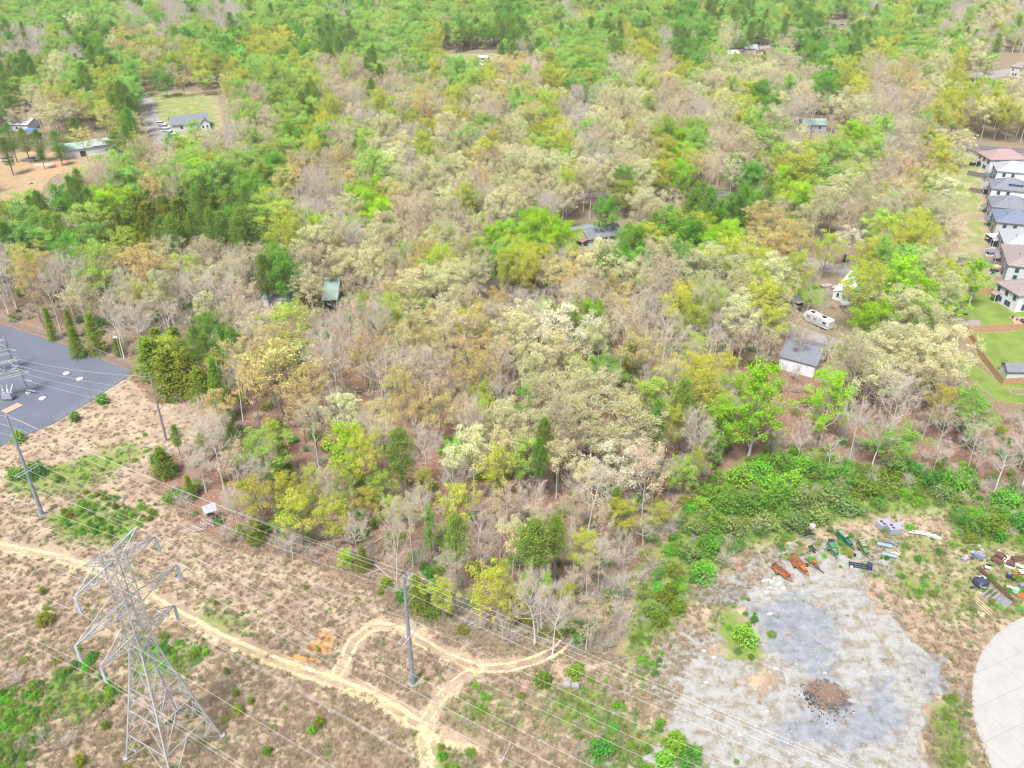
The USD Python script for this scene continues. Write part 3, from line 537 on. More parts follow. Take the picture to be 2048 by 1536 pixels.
#         crown centre in the photo, crown width (photo px), kind, height in metres, optional words
HAND = [(1517, 800, 92, 'l', 24), (1660, 800, 86, 'l', 19), (693, 905, 78, 'l', 17), (1183, 645, 62, 'l', 16), (1398, 758, 98, 'y', 17), (1955, 555, 48, 'l', 15), (1910, 605, 58, 'l', 9), (1845, 600, 40, 'y', 9),
        (1735, 640, 62, 'l', 13), (1790, 560, 70, 'g', 15), (740, 395, 75, 'l', 17), (1085, 450, 55, 'l', 14), (1045, 480, 60, 'l', 13), (1395, 450, 40, 'l', 13), (1425, 480, 45, 'l', 12), (255, 400, 60, 'l', 13), (190, 480, 60, 'g', 15), (60, 420, 75, 'g', 16),
        (45, 180, 60, 'g', 16), (165, 97, 62, 'd', 17), (305, 100, 66, 'y', 18), (215, 128, 70, 'g', 14), (285, 150, 50, 'y', 13), (330, 168, 42, 'd', 11), (405, 160, 50, 'y', 13), (365, 165, 34, 'o', 12), (160, 225, 55, 'o', 15), (235, 340, 80, 'g', 17), (390, 355, 60, 'l', 16), (340, 325, 70, 'o', 13),
        (800, 912, 85, 'p', 18), (1087, 893, 48, 'p', 19), (1365, 812, 72, 'p', 19), (1262, 733, 58, 'k', 14), (1232, 1013, 40, 'p', 13), (1068, 1100, 96, 'p', 18), (1112, 1085, 55, 'p', 17), (912, 1085, 74, 'p', 17), (1215, 430, 50, 'd', 15), (1395, 395, 52, 'p', 15), (1440, 430, 55, 'p', 14), (1490, 410, 40, 'p', 13),
        (1255, 480, 70, 'p', 14), (1310, 455, 60, 'p', 14), (1205, 505, 40, 'd', 10), (545, 500, 60, 'd', 12), (390, 480, 60, 'p', 14), (430, 420, 60, 'k', 12), (300, 440, 70, 'k', 13), (360, 430, 70, 'k', 13), (260, 460, 60, 'k', 13), (475, 400, 45, 'p', 15), (460, 455, 50, 'p', 15), (945, 415, 40, 'd', 14),
        (945, 925, 98, 'c', 18), (1250, 868, 118, 'c', 20), (1170, 800, 140, 'c', 20), (1075, 815, 78, 'c', 19), (1120, 672, 128, 'w', 19), (1040, 682, 85, 'c', 18), (1098, 738, 100, 'c', 17), (985, 657, 66, 'w', 17), (1245, 940, 130, 'w', 15), (1200, 690, 60, 'c', 17), (880, 590, 110, 'c', 18), (815, 590, 75, 'c', 17), (905, 570, 80, 'c', 18),
        (1260, 565, 80, 'c', 17), (1340, 560, 90, 't', 18), (1440, 550, 110, 'c', 18), (1550, 560, 80, 'c', 18), (1800, 625, 100, 'c', 17), (1870, 660, 95, 'c', 17), (1790, 690, 80, 'c', 15), (1905, 700, 80, 'c', 16), (1850, 545, 75, 'c', 17), (850, 425, 70, 'c', 17), (1065, 335, 70, 'c', 17), (1180, 345, 80, 'w', 17), (1275, 355, 72, 'c', 17), (790, 485, 80, 'c', 16), (620, 590, 60, 'c', 13), (660, 280, 40, 't', 15),
        (552, 752, 150, 'o', 19), (800, 690, 85, 'o', 15), (858, 652, 50, 'o', 14), (905, 660, 36, 'o', 13), (880, 830, 100, 'o', 15), (820, 850, 90, 'o', 14), (600, 815, 90, 'o', 15), (1260, 800, 50, 'o', 9), (1215, 785, 40, 'o', 9), (1270, 690, 60, 'o', 14), (1120, 560, 70, 'o', 15), (315, 540, 75, 'o', 15), (1370, 620, 90, 'y', 15), (1430, 610, 60, 'y', 14), (1250, 600, 60, 'o', 13),
        (765, 760, 130, 'b', 19), (850, 745, 90, 'b', 18), (945, 850, 60, 'b', 21), (1000, 800, 60, 'b', 18), (1120, 860, 70, 't', 22), (1180, 990, 100, 'b', 16), (1065, 1010, 90, 'b', 12), (905, 950, 70, 'b', 14), (512, 955, 62, 'b', 13), (400, 930, 65, 'b', 11), (1000, 740, 70, 'b', 17), (700, 640, 100, 'b', 17), (640, 700, 90, 'b', 16), (600, 660, 80, 't', 15), (880, 430, 0, 'b', 15), (910, 430, 75, 'b', 17),
        (400, 590, 110, 'b', 17), (340, 640, 100, 'b', 15), (450, 600, 110, 'b', 18), (230, 620, 70, 'b', 17), (165, 560, 60, 'b', 18), (100, 590, 55, 'b', 17), (460, 560, 90, 't', 17), (1300, 600, 70, 'b', 15), (1330, 670, 90, 'b', 16), (1150, 590, 60, 'b', 14), (670, 470, 60, 'b', 15), (640, 380, 70, 'b', 15), (1785, 340, 70, 'b', 16), (1770, 360, 60, 't', 16), (1690, 430, 60, 't', 17), (1580, 480, 90, 'o', 16),
        (1800, 800, 120, 'b', 19), (1955, 880, 90, 'b', 13), (2010, 925, 75, 'b', 12), (1715, 850, 70, 'b', 16), (1760, 870, 80, 'b', 14), (1880, 900, 70, 'b', 9), (1605, 870, 75, 'b', 11), (1665, 900, 50, 'b', 8), (820, 1050, 60, 't', 16), (860, 1055, 32, 'g', 13), (1165, 1105, 62, 'y', 12), (1175, 1250, 95, 't', 9), (1200, 1120, 70, 'b', 12), (1250, 1100, 70, 'b', 10), (1000, 1060, 60, 'b', 11), (960, 1020, 60, 't', 10),
        (300, 715, 89, 'k', 11.0), (335, 745, 96, 'k', 12.3), (372, 748, 89, 'k', 12.3), (412, 705, 60, 'p', 14), (437, 755, 86, 'k', 12.3), (392, 690, 64, 'p', 14.8), (350, 690, 71, 'k', 9.9), (452, 700, 48, 'p', 11), (315, 690, 64, 'k', 9.9), (400, 770, 72, 'k', 9.9), (150, 685, 42, 'k', 9), (186, 668, 46, 'k', 12), (98, 648, 26, 'k', 10), (140, 650, 26, 'k', 9), (235, 695, 30, 'k', 5),
        (325, 925, 66, 'k', 7.5), (352, 875, 30, 'p', 9), (406, 885, 36, 'p', 8.5), (466, 890, 46, 'p', 14), (457, 830, 30, 'p', 11), (565, 910, 36, 'k', 10), (545, 945, 26, 'g', 9), (630, 868, 42, 'p', 9), (622, 965, 46, 'y', 10), (690, 975, 60, 'y', 11), (550, 870, 42, 'y', 10), (513, 1060, 56, 'k', 6), (615, 1000, 50, 'y', 8), (735, 1000, 60, 'y', 8), (722, 1055, 40, 'k', 5), (848, 970, 40, 'y', 10),
        (725, 1118, 42, 'k', 6), (690, 1115, 32, 'l', 5), (835, 1185, 66, 'k', 8), (884, 1195, 62, 'y', 9), (1025, 1205, 70, 'y', 10), (1092, 1172, 28, 'l', 8), (1055, 1172, 34, 'l', 8), (1135, 1190, 34, 'y', 7), (378, 975, 30, 'k', 6), (565, 1045, 46, 'd', 6), (580, 1080, 40, 'b', 7), (780, 1020, 50, 'y', 8), (480, 1000, 50, 't', 6), (1005, 1150, 40, 'y', 9),
        (1432, 895, 34, 'd', 8), (1395, 930, 48, 'y', 10), (1365, 950, 66, 'g', 9), (1320, 1030, 56, 'y', 8), (1290, 1060, 50, 'b', 8),
        (20, 275, 40, 'p', 17), (48, 282, 40, 'p', 15), (12, 302, 34, 'p', 16), (100, 238, 70, 'c', 17), (76, 283, 38, 'p', 14), (112, 283, 46, 'p', 13), (118, 305, 30, 'p', 9), (235, 292, 50, 'd', 14), (82, 312, 24, 'p', 9), (166, 283, 50, 'o', 15), (389, 255, 32, 'g', 9), (160, 365, 56, 'y', 14), (190, 350, 56, 'b', 15), (125, 372, 50, 't', 13), (215, 330, 46, 'b', 14), (35, 240, 46, 't', 14), (150, 260, 50, 'p', 15), (245, 255, 50, 'y', 14), (215, 240, 50, 'o', 16), (180, 215, 50, 'g', 16), (140, 225, 40, 'b', 16), (20, 215, 50, 'p', 17), (270, 275, 46, 'c', 13),
        (1562, 622, 56, 't', 12), (1540, 700, 50, 't', 13), (1604, 684, 40, 't', 12), (1648, 606, 30, 'b', 14), (1625, 570, 30, 'b', 15), (1664, 690, 40, 't', 13), (1718, 560, 50, 'l', 14), (1745, 580, 50, 'g', 14), (1600, 545, 40, 't', 12), (1570, 575, 50, 'c', 15), (1545, 600, 56, 'c', 15), (1620, 655, 34, 'b', 11), (1735, 525, 66, 'y', 16), (1655, 500, 64, 'y', 15), (1600, 500, 60, 'o', 15), (1700, 490, 60, 'w', 14), (1545, 655, 60, 'y', 15), (1490, 650, 66, 't', 15),
        (1480, 690, 60, 't', 14), (1520, 690, 44, 'b', 14), (1700, 705, 60, 't', 13), (1720, 740, 60, 'o', 12), (1580, 640, 50, 't', 11), (1770, 470, 70, 'y', 16), (1830, 480, 80, 'y', 17), (1870, 440, 70, 'c', 17), (1900, 420, 60, 'c', 16), (1905, 480, 60, 't', 16), (1880, 380, 60, 'c', 17), (1905, 330, 50, 'c', 17), (1920, 290, 44, 'c', 16), (1880, 520, 60, 't', 16)]
SHRUBS = [(1917, 968, 66, 'u', 'd'), (1862, 968, 56, 's', 's'), (1885, 990, 44, 'a', ''), (2012, 1005, 56, 'u', ''), (1985, 1055, 60, 'q', ''), (2040, 1050, 50, 's', ''), (1955, 1060, 46, 's', ''), (1350, 1145, 34, 'q', ''), (1408, 1150, 52, 'u', ''), (1416, 1098, 52, 'u', ''), (1330, 1200, 40, 'q', ''), (1354, 1217, 32, 'q', ''),
          (1318, 1243, 36, 'q', ''), (1298, 1130, 22, 'q', ''), (1340, 1180, 30, 'q', ''), (1492, 1275, 50, 'v', ''), (1600, 935, 50, 'u', ''), (1480, 960, 50, 'v', ''), (1520, 945, 55, 'v', ''), (1560, 930, 55, 's', ''), (1640, 950, 60, 's', ''), (1690, 960, 60, 's', ''), (1730, 985, 60, 's', ''), (1660, 1000, 60, 'a', ''), (1610, 1010, 60, 'a', ''), (1560, 1000, 60, 'u', ''),
          (1500, 1010, 60, 's', ''), (1530, 1050, 50, 'a', ''), (1590, 1050, 50, 'a', ''), (1450, 1010, 50, 's', ''), (1470, 1060, 50, 'a', ''), (1430, 1050, 50, 's', ''), (1640, 1035, 46, 'a', ''), (1700, 1020, 46, 'a', ''), (1395, 1060, 44, 'a', ''), (1380, 1110, 40, 'a', ''), (1780, 960, 55, 'q', ''), (1820, 945, 50, 's', ''), (1545, 975, 50, 'v', ''), (1585, 965, 50, 'v', ''), (1425, 990, 44, 'v', ''), (1400, 1010, 36, 'v', ''),
          (1150, 1345, 32, 'v', ''), (1085, 1360, 34, 'q', ''), (1200, 1500, 50, 's', ''), (1350, 1490, 50, 'v', ''), (1380, 1520, 50, 's', ''), (1330, 1520, 40, 'v', ''), (600, 1475, 0, 'q', ''), (475, 1420, 22, 'q', ''), (638, 1445, 22, 'q', ''), (622, 1460, 16, 'v', ''), (470, 1385, 14, 'q', ''), (452, 1340, 12, 'q', ''), (500, 1400, 12, 'q', ''), (533, 1500, 18, 'q', ''), (90, 1240, 32, 'q', ''), (85, 1180, 14, 'q', ''), (160, 1520, 24, 'q', ''), (210, 1450, 16, 'q', ''),
          (30, 950, 34, 'u', ''), (70, 945, 44, 's', ''), (35, 875, 28, 'v', ''), (205, 800, 26, 's', ''), (150, 835, 22, 's', ''), (1440, 1165, 40, 'e', ''), (1450, 1120, 40, 'e', ''), (30, 1360, 36, 'e', ''), (140, 1480, 36, 'e', ''), (85, 1470, 28, 'e', ''), (1180, 1200, 50, 'e', ''), (1220, 1180, 60, 'e', ''), (1240, 1240, 50, 'e', '')]
LANDMARKS = [('the transformer yard', 130, 760), ('the lattice pylon', 230, 1200), ('the steel pole beside the track', 815, 1250), ('the leaning pole by the cedars', 315, 810), ('the hunting blind', 412, 1005), ('the white shed in the trees', 555, 600), ('the green metal barn', 660, 590), ('the grey roofed house', 1200, 470),
             ('the white barn', 1605, 705), ('the parked travel trailer', 1640, 645), ('the white mobile home', 1690, 570), ('the blue canopy truck', 1588, 605), ('the timber playset', 1915, 630), ('the small white shed', 2030, 742), ('the red roofed house', 2010, 315), ('the white farmhouse', 375, 245), ('the long green roofed building', 180, 300), ('the red soil clearing', 100, 350),
             ('the orange trailers', 1590, 1135), ('the black silt fence', 1920, 890), ('the swing in the yard', 1460, 705), ('the loop end of the track', 1140, 1275), ('the burn pile', 1655, 1390), ('the pale turning circle', 2000, 1400), ('the far trailers', 960, 125), ('the distant road', 1450, 110), ('the brown roofed house', 2035, 135), ('the straight forest lane', 1420, 385), ('the small grey house', 1630, 255),
             ('the log stack', 405, 1060), ('the log pile by the lane', 1655, 465), ('the far car park', 1680, 50), ('the blue canopy at left', 60, 255)]
# sight lines the photo keeps open: (outline in the photo, distance of the thing shown)
OPEN = [([(1150, 440), (1255, 440), (1250, 480), (1235, 495), (1155, 500)], None), ([(1555, 690), (1640, 670), (1636, 755), (1555, 740)], None), ([(1610, 628), (1672, 642), (1670, 664), (1610, 642)], None), ([(1655, 540), (1708, 540), (1690, 592), (1655, 596)], None), ([(1578, 596), (1606, 596), (1606, 616), (1578, 616)], None), ([(272, 183), (304, 183), (314, 245), (335, 280), (316, 290), (286, 230)], None),
        ([(520, 585), (590, 585), (590, 620), (520, 620)], None), ([(640, 560), (685, 560), (685, 615), (640, 615)], None), ([(325, 215), (430, 215), (430, 275), (290, 275)], None), ([(120, 270), (240, 270), (240, 325), (120, 325)], None), ([(-40, 310), (125, 320), (110, 410), (-40, 410)], None), ([(0, 230), (60, 230), (90, 285), (0, 270)], None),
        ([(285, 190), (450, 185), (450, 265), (300, 265)], None), ([(1930, 290), (2100, 280), (2100, 800), (1950, 770), (1900, 640), (1930, 560), (1915, 480)], None), ([(1490, 84), (1545, 80), (1545, 106), (1450, 116)], None), ([(890, 104), (990, 104), (990, 130), (890, 126)], None), ([(1650, 38), (1712, 38), (1712, 62), (1650, 62)], None), ([(1600, 240), (1680, 240), (1680, 268), (1600, 268)], None),
        ([(1300, 376), (1560, 378), (1560, 392), (1300, 392)], None), ([(1440, 690), (1490, 690), (1490, 715), (1440, 715)], None), ([(1640, 455), (1690, 455), (1690, 520), (1640, 520)], None), ([(1930, 145), (1970, 145), (1970, 160), (1930, 160)], None), ([(2000, 120), (2048, 120), (2048, 160), (2000, 160)], None), ([(1600, 508), (1640, 512), (1640, 535), (1600, 530)], None), ([(960, 565), (990, 565), (1110, 570), (1110, 590), (960, 590)], None)]
OPENP = [(Polygon(p), proj(P(*np.mean(p, 0)))[2]) for p, _ in OPEN]
NOGO = [Polygon(FIELD).buffer(-1), Polygon(YARD).buffer(3), RED.buffer(2)] + [Polygon(p).buffer(2) for p in LAWNS + DRY_LAWNS] + \
       [Polygon(G(p)).buffer(1.5) for p in ([(1150, 440), (1260, 440), (1240, 495), (1150, 500)], [(1554, 695), (1600, 662), (1652, 674), (1632, 758), (1554, 740)], [(1604, 628), (1625, 622), (1672, 650), (1660, 668), (1604, 646)], [(1640, 535), (1725, 535), (1722, 600), (1645, 610)], [(1572, 595), (1612, 595), (1612, 625), (1572, 625)], [(325, 225), (430, 215), (430, 265), (290, 285)], [(120, 275), (240, 275), (240, 325), (120, 325)], [(0, 235), (60, 225), (90, 275), (0, 275)], [(285, 185), (450, 185), (450, 265), (300, 270)], [(2000, 110), (2120, 110), (2120, 170), (2000, 170)])] + \
       [LineString(G(l)).buffer(3.2) for l in ([(1150, 392), (1290, 383), (1420, 386), (1560, 384), (1640, 400)], [(275, 185), (292, 195), (298, 220), (306, 245), (325, 290)], [(1200, 136), (1260, 130), (1380, 122), (1450, 110), (1560, 88), (1640, 60)], [(1900, 150), (1960, 152), (2048, 140)], [(1540, 520), (1620, 524), (1690, 540)], [(1560, 650), (1610, 668), (1680, 690)])] + \
       [Polygon(G([(1880, 290), (2500, 280), (2500, 800), (1960, 770), (1900, 640), (1900, 560), (1890, 480)])).buffer(2), Polygon(G([(1655, 40), (1712, 40), (1712, 62), (1655, 62)])), Polygon(G([(1600, 245), (1680, 245), (1680, 268), (1600, 268)]))]
for g in NOGO: shapely.prepare(g)
rg = np.random.default_rng(11)
TREES = []     # x, y, height, width, kind, photo x, photo y, by hand
for cx, cy, wpx, k, h in HAND:
    if not wpx: continue
    c = P(cx, cy, h * (.5 if k in 'k' else .64)); dep = proj(c)[2]; TREES.append((c[0], c[1], h, wpx * dep / F, k, cx, cy, True))
# fill: jittered spacing that loosens with distance
cand = []
yy = 75.0
while yy < 1150:
    sp = 5.6 + yy * .0042; xm = 1.12 * 1024 / F * (yy * CT + H * ST) + 15
    for xx in np.arange(-xm, xm, sp): cand.append((xx + rg.uniform(-.42, .42) * sp, yy + rg.uniform(-.42, .42) * sp))
    yy += sp * .92
cand = np.array(cand); ok = np.ones(len(cand), bool)
for g in NOGO: ok &= ~contains_xy(g, cand[:, 0], cand[:, 1])
cand = cand[ok]
hx = np.array([t[:2] for t in TREES]); hw = np.array([t[3] for t in TREES])
for x_, y_ in cand:
    d = np.hypot(hx[:, 0] - x_, hx[:, 1] - y_)
    if (d < np.maximum(hw * .42, 2.2)).any(): continue
    h = float(np.clip(rg.normal(15.5, 2.6), 8, 22)); pc = proj([x_, y_, h * .66]); cx, cy = pc[0] + rg.normal(0, 9), pc[1] + rg.normal(0, 7)
    r_, c_ = int(np.clip(cy // 64, 0, len(KMAP) - 1)), int(np.clip(cx // 32, 0, 63)); k = KMAP[r_][c_]
    if k == '.':
        if 0 <= cx < 2048 and cy > 180: continue
        k = 'b' if cy > 700 else 'gbtdy'[rg.integers(5)]
    if rg.random() < .10: k = 'gtcgyy'[rg.integers(6)]
    if pc[2] > 520 and rg.random() < .10: k = 'gdp'[rg.integers(3)]
    w = float(np.clip(rg.normal(9.6, 1.9), 5.5, 14)) * {'p': .68, 'k': .55, 'b': .95}.get(k, 1.0)
    if cy > 770 and rg.random() < .22: continue
    if k == 'k': h *= .8
    if k == 'p': h *= 1.22; w *= 1.15
    if cy > 760: h *= .95; w *= .85
    if cy > 960: h *= .85; w *= .8
    bad = False
    wp = w * F / pc[2] * .5; crown = Point(pc[0], pc[1]).buffer(wp * .6); hp = abs(proj([x_, y_, h])[1] - proj([x_, y_, 0])[1])
    for op, dep in OPENP:
        if pc[2] < dep + 4 and op.intersects(crown): bad = True; break
    if not bad: TREES.append((x_, y_, h, w, k, pc[0], pc[1], False))
NAMES = {'b': ('bare_tree', 'tree', 'bare grey tree'), 'c': ('budding_tree', 'tree', 'cream budding tree'), 'w': ('budding_tree', 'tree', 'whitish budding tree'), 't': ('budding_tree', 'tree', 'tan budding tree'), 'o': ('budding_tree', 'tree', 'golden budding tree'),
         'y': ('leafy_tree', 'tree', 'olive yellow leafy tree'), 'l': ('leafy_tree', 'tree', 'vivid lime green tree'), 'g': ('leafy_tree', 'tree', 'light green leafy tree'), 'd': ('leafy_tree', 'tree', 'deep green leafy tree'), 'p': ('pine_tree', 'pine', 'dark green pine'), 'k': ('cedar_tree', 'cedar', 'olive green cedar'),
         's': ('shrub', 'shrub', 'mid green shrub'), 'v': ('shrub', 'shrub', 'bright green shrub'), 'a': ('shrub', 'shrub', 'sage green shrub'), 'q': ('shrub', 'shrub', 'olive green shrub'), 'u': ('shrub', 'shrub', 'dark green shrub'), 'e': ('shrub', 'shrub', 'leafless grey shrub')}
GROUPS = {'bare_tree': 'bare trees of the wood', 'budding_tree': 'trees of the wood in bud', 'leafy_tree': 'trees of the wood in leaf', 'pine_tree': 'pines of the wood', 'cedar_tree': 'cedars of the wood and field', 'shrub': 'shrubs of the field and its edge'}
ONES = ['first', 'second', 'third', 'fourth', 'fifth', 'sixth', 'seventh', 'eighth', 'ninth']; TENS = ['twenty', 'thirty', 'forty', 'fifty', 'sixty']
ORD = ['nearest', 'second nearest', 'third nearest', 'fourth nearest', 'fifth nearest', 'sixth nearest', 'seventh nearest', 'eighth nearest', 'ninth nearest', 'tenth nearest', 'eleventh nearest', 'twelfth nearest', 'thirteenth nearest', 'fourteenth nearest', 'fifteenth nearest', 'sixteenth nearest', 'seventeenth nearest', 'eighteenth nearest', 'nineteenth nearest', 'twentieth nearest'] + [f'{t_}-{o_} nearest' for t_ in TENS for o_ in ONES]
ALL = list(TREES)
for cx, cy, wpx, k, _ in SHRUBS:
    if wpx:
        c = P(cx, cy, .9); dep = proj(c)[2]; w = wpx * dep / F; ALL.append((c[0], c[1], min(1.0 + w * .42, 3.2), w, k, cx, cy, True))
# the 300 of a kind that show largest stand as things, the rest as one far wood
by = {}
for t in ALL:
    pr = proj([t[0], t[1], t[2] * .6]); inside = -40 < pr[0] < 2088 and -20 < pr[1] < 1580
    by.setdefault(NAMES[t[4]][0], []).append((t[3] * F / pr[2] * (1 if inside else .01), t))
single, rest = [], []
for n, l in by.items():
    l.sort(key=lambda s: -s[0])
    single += [t for s, t in l[:300] if s > 8]; rest += [t for s, t in l[:300] if s <= 8] + [t for _, t in l[300:]]
LMK = np.array([l[1:] for l in LANDMARKS], float); slots = {}
for t in single:
    d = LMK - np.array([t[5], t[6]]); dd = np.hypot(d[:, 0], d[:, 1] * 1.4); n = int(dd.argmin()); dx, dy = -d[n]
    side = ('left of' if dx < 0 else 'right of') if abs(dx) > abs(dy) else ('beyond' if dy < 0 else 'in front of')
    slots.setdefault((t[4], n, side), []).append((dd[n], t))
pick = np.random.default_rng(5)
def proto(t):
    k = t[4]; ks = KSIZE[k]
    asp = t[3] / t[2]; i = min(range(len(ks)), key=lambda i: abs(ks[i][1] / ks[i][0] - asp) + pick.uniform(0, .25)); return KINDS[k][i], ks[i]
for (k, n, side), l in sorted(slots.items(), key=lambda s: str(s[0])):
    l.sort(key=lambda s: s[0]); nm, cat, look = NAMES[k]
    for r_, (_, t) in enumerate(l):
        pa, (h0, w0) = proto(t); o = UsdGeom.Xform.Define(stage, numbered(f'{W}/{nm}')); p = o.GetPrim()
        o.AddTranslateOp().Set((float(t[0]), float(t[1]), -.05)); o.AddRotateZOp().Set(float(pick.uniform(0, 360))); s = t[3] / w0; o.AddScaleOp().Set((s, s, t[2] / h0))
        p.GetReferences().AddInternalReference(pa); p.SetInstanceable(True)
        if len(l) == 1: lab = f'{look}, only one close {side} {LANDMARKS[n][0]}'
        else: lab = f'{look}, {ORD[r_]} {side} {LANDMARKS[n][0]}'
        tag(p, lab, cat, GROUPS[nm])
def scatter(name, items, label=None):
    """one PointInstancer of (class path, x, y, z, heading, sx, sz)"""
    pi = UsdGeom.PointInstancer.Define(stage, numbered(W + '/' + name)); paths = sorted({i[0] for i in items}); ix = {}
    for c in paths:
        pp = f'{pi.GetPath()}/{c.rsplit("/", 1)[1]}'; x = UsdGeom.Xform.Define(stage, pp); x.GetPrim().GetReferences().AddInternalReference(c); ix[c] = len(ix); pi.GetPrototypesRel().AddTarget(pp)
    pi.CreateProtoIndicesAttr(Vt.IntArray([ix[i[0]] for i in items]))
    pi.CreatePositionsAttr(Vt.Vec3fArray.FromNumpy(np.array([i[1:4] for i in items], np.float32)))
    pi.CreateOrientationsAttr(Vt.QuathArray([Gf.Quath(math.cos(i[4] / 2), 0, 0, math.sin(i[4] / 2)) for i in items]))
    pi.CreateScalesAttr(Vt.Vec3fArray.FromNumpy(np.array([(i[5], i[5], i[6]) for i in items], np.float32)))
    return tag(pi, label, None, None, 'stuff')
far = []
for t in rest:
    pa, (h0, w0) = proto(t); far.append((pa, t[0], t[1], -.05, pick.uniform(0, 6.28), t[3] / w0, t[2] / h0))
scatter('distant_forest', far, 'far off spring woodland of mixed bare, pale and green crowns')
print('trees', len(TREES), 'single', len(single), 'far', len(far))
# ------------------------------------------------------------------ undergrowth, thickets, grass
us = []
for _ in range(3200):
    px, py = pick.uniform(-100, 2150), pick.uniform(560, 1300); g = P(px, py)
    if any(contains_xy(q_, g[0], g[1]) for q_ in NOGO): continue
    k = 'eeeeeeeqqsab'[pick.integers(12)]; s = pick.uniform(.5, 1.25)
    if k == 'b': s *= .45; us.append((KINDS['b'][pick.integers(5)], g[0], g[1], 0, pick.uniform(0, 6), s * .7, s)); continue
    us.append((KINDS[k][pick.integers(3)], g[0], g[1], 0, pick.uniform(0, 6), s, s))
scatter('undergrowth', us, 'thin bare brush and saplings on the leaf litter between the trunks')
fb = []
for _ in range(260):
    g = P(pick.uniform(-60, 1350), 800 + 760 * pick.random() ** .8)
    if contains_xy(Polygon(FIELD), g[0], g[1]) and not contains_xy(Polygon(YARD), g[0], g[1]) and not any(LineString(l).distance(Point(g[0], g[1])) < 3 for l in TRK): fb.append((KINDS['eeeq'[pick.integers(4)]][pick.integers(3)], g[0], g[1], -.05, pick.uniform(0, 6), pick.uniform(.2, .55), pick.uniform(.2, .5)))
scatter('field_brush', fb, 'small leafless grey and olive brush dotted over the dry field')
th = []
for a, p in GREEN:
    pl = Polygon(p).buffer(0); n = int(min(pl.area, 2500) * ((.9 if pl.centroid.x < 0 else .42) if a > .85 else .12))
    x0, y0, x1, y1 = pl.bounds
    for _ in range(n):
        q_ = (pick.uniform(x0, x1), pick.uniform(y0, y1))
        if not contains_xy(pl, *q_): continue
        brush = proj([*q_, 0])[1] < 1250 and q_[0] > 20 and a > .85
        s = pick.uniform(.5, 1.1) * (1 if brush else pick.uniform(.3, .7)); k = ('sssaauveq' if brush else 'vvvvssasq')[pick.integers(9)]
        th.append((KINDS[k][pick.integers(3)], q_[0], q_[1], -.05, pick.uniform(0, 6), s, s * pick.uniform(.7, 1.2)))
scatter('thicket', th, 'dense green brambles and saplings along the wood edge and in field patches')
def tuft(i, mat, code, n=26, L=.55):
    rg = np.random.default_rng(600 + i); b = rg.normal(0, .16, (n, 3)) * [1, 1, 0]; a = rg.uniform(0, 6.28, n); lean = rg.uniform(.2, 1.2, n); l = L * rg.uniform(.5, 1.2, n)
    t = b + np.column_stack([np.cos(a) * np.sin(lean) * l, np.sin(a) * np.sin(lean) * l, np.cos(lean) * l]); s = np.column_stack([-np.sin(a), np.cos(a), 0 * a]) * .035
    v = np.stack([b - s, b + s, t], 1).reshape(-1, 3); kind(code, i % 3, [('blades', (v, np.arange(len(v)).reshape(-1, 3)), mat)], L, .6)
for i in range(3): tuft(i, 'straw', 'x'); tuft(i + 3, 'straw_pink', 'z'); tuft(i + 6, 'weed', 'j')
fp = Polygon(FIELD); hard = shapely.union_all([LOT.buffer(-4), Polygon(YARD), disc] + [LineString(l).buffer(1.5) for l in TRK]); shapely.prepare(hard); shapely.prepare(fp)
N = 36000; gp = np.array([P(a, b)[:2] for a, b in zip(pick.uniform(-60, 2110, N), 740 + 830 * pick.uniform(0, 1, N) ** .75)])
keep = contains_xy(fp, gp[:, 0], gp[:, 1]) & (~contains_xy(hard, gp[:, 0], gp[:, 1]) | (pick.random(N) < .012)) & ~contains_xy(disc, gp[:, 0], gp[:, 1]) & ~contains_xy(Polygon(YARD), gp[:, 0], gp[:, 1])
gp = gp[keep]; nz = meshkit.fbm(np.column_stack([gp * .09, np.zeros(len(gp))]), seed=8); gr = np.zeros(len(gp))
for a, p in GREEN: gr = np.maximum(gr, a * soft(p, gp[:, 0], gp[:, 1], 2.5, 3.5, .1))
gi = []
for (x_, y_), n_, g_ in zip(gp, nz, gr):
    k = 'j' if pick.random() < max(g_ * .8, .04) else ('x' if n_ + pick.normal(0, .12) > -.05 else 'z'); s = pick.uniform(.6, 1.5)
    gi.append((KINDS[k][pick.integers(3)], x_, y_, 0, pick.uniform(0, 6), s, s * pick.uniform(.6, 1.2)))
scatter('dry_grass', gi, 'tawny dry grass and weeds of the power line clearing')
print('grass', len(gi), 'thicket', len(th), 'under', len(us))
# ------------------------------------------------------------------ things
rnd = random.Random(3)
def head(p, q):
    """heading on the ground of the step from photo pixel p to q"""
    a, b = P(*p), P(*q); return math.atan2(b[1] - a[1], b[0] - a[0])
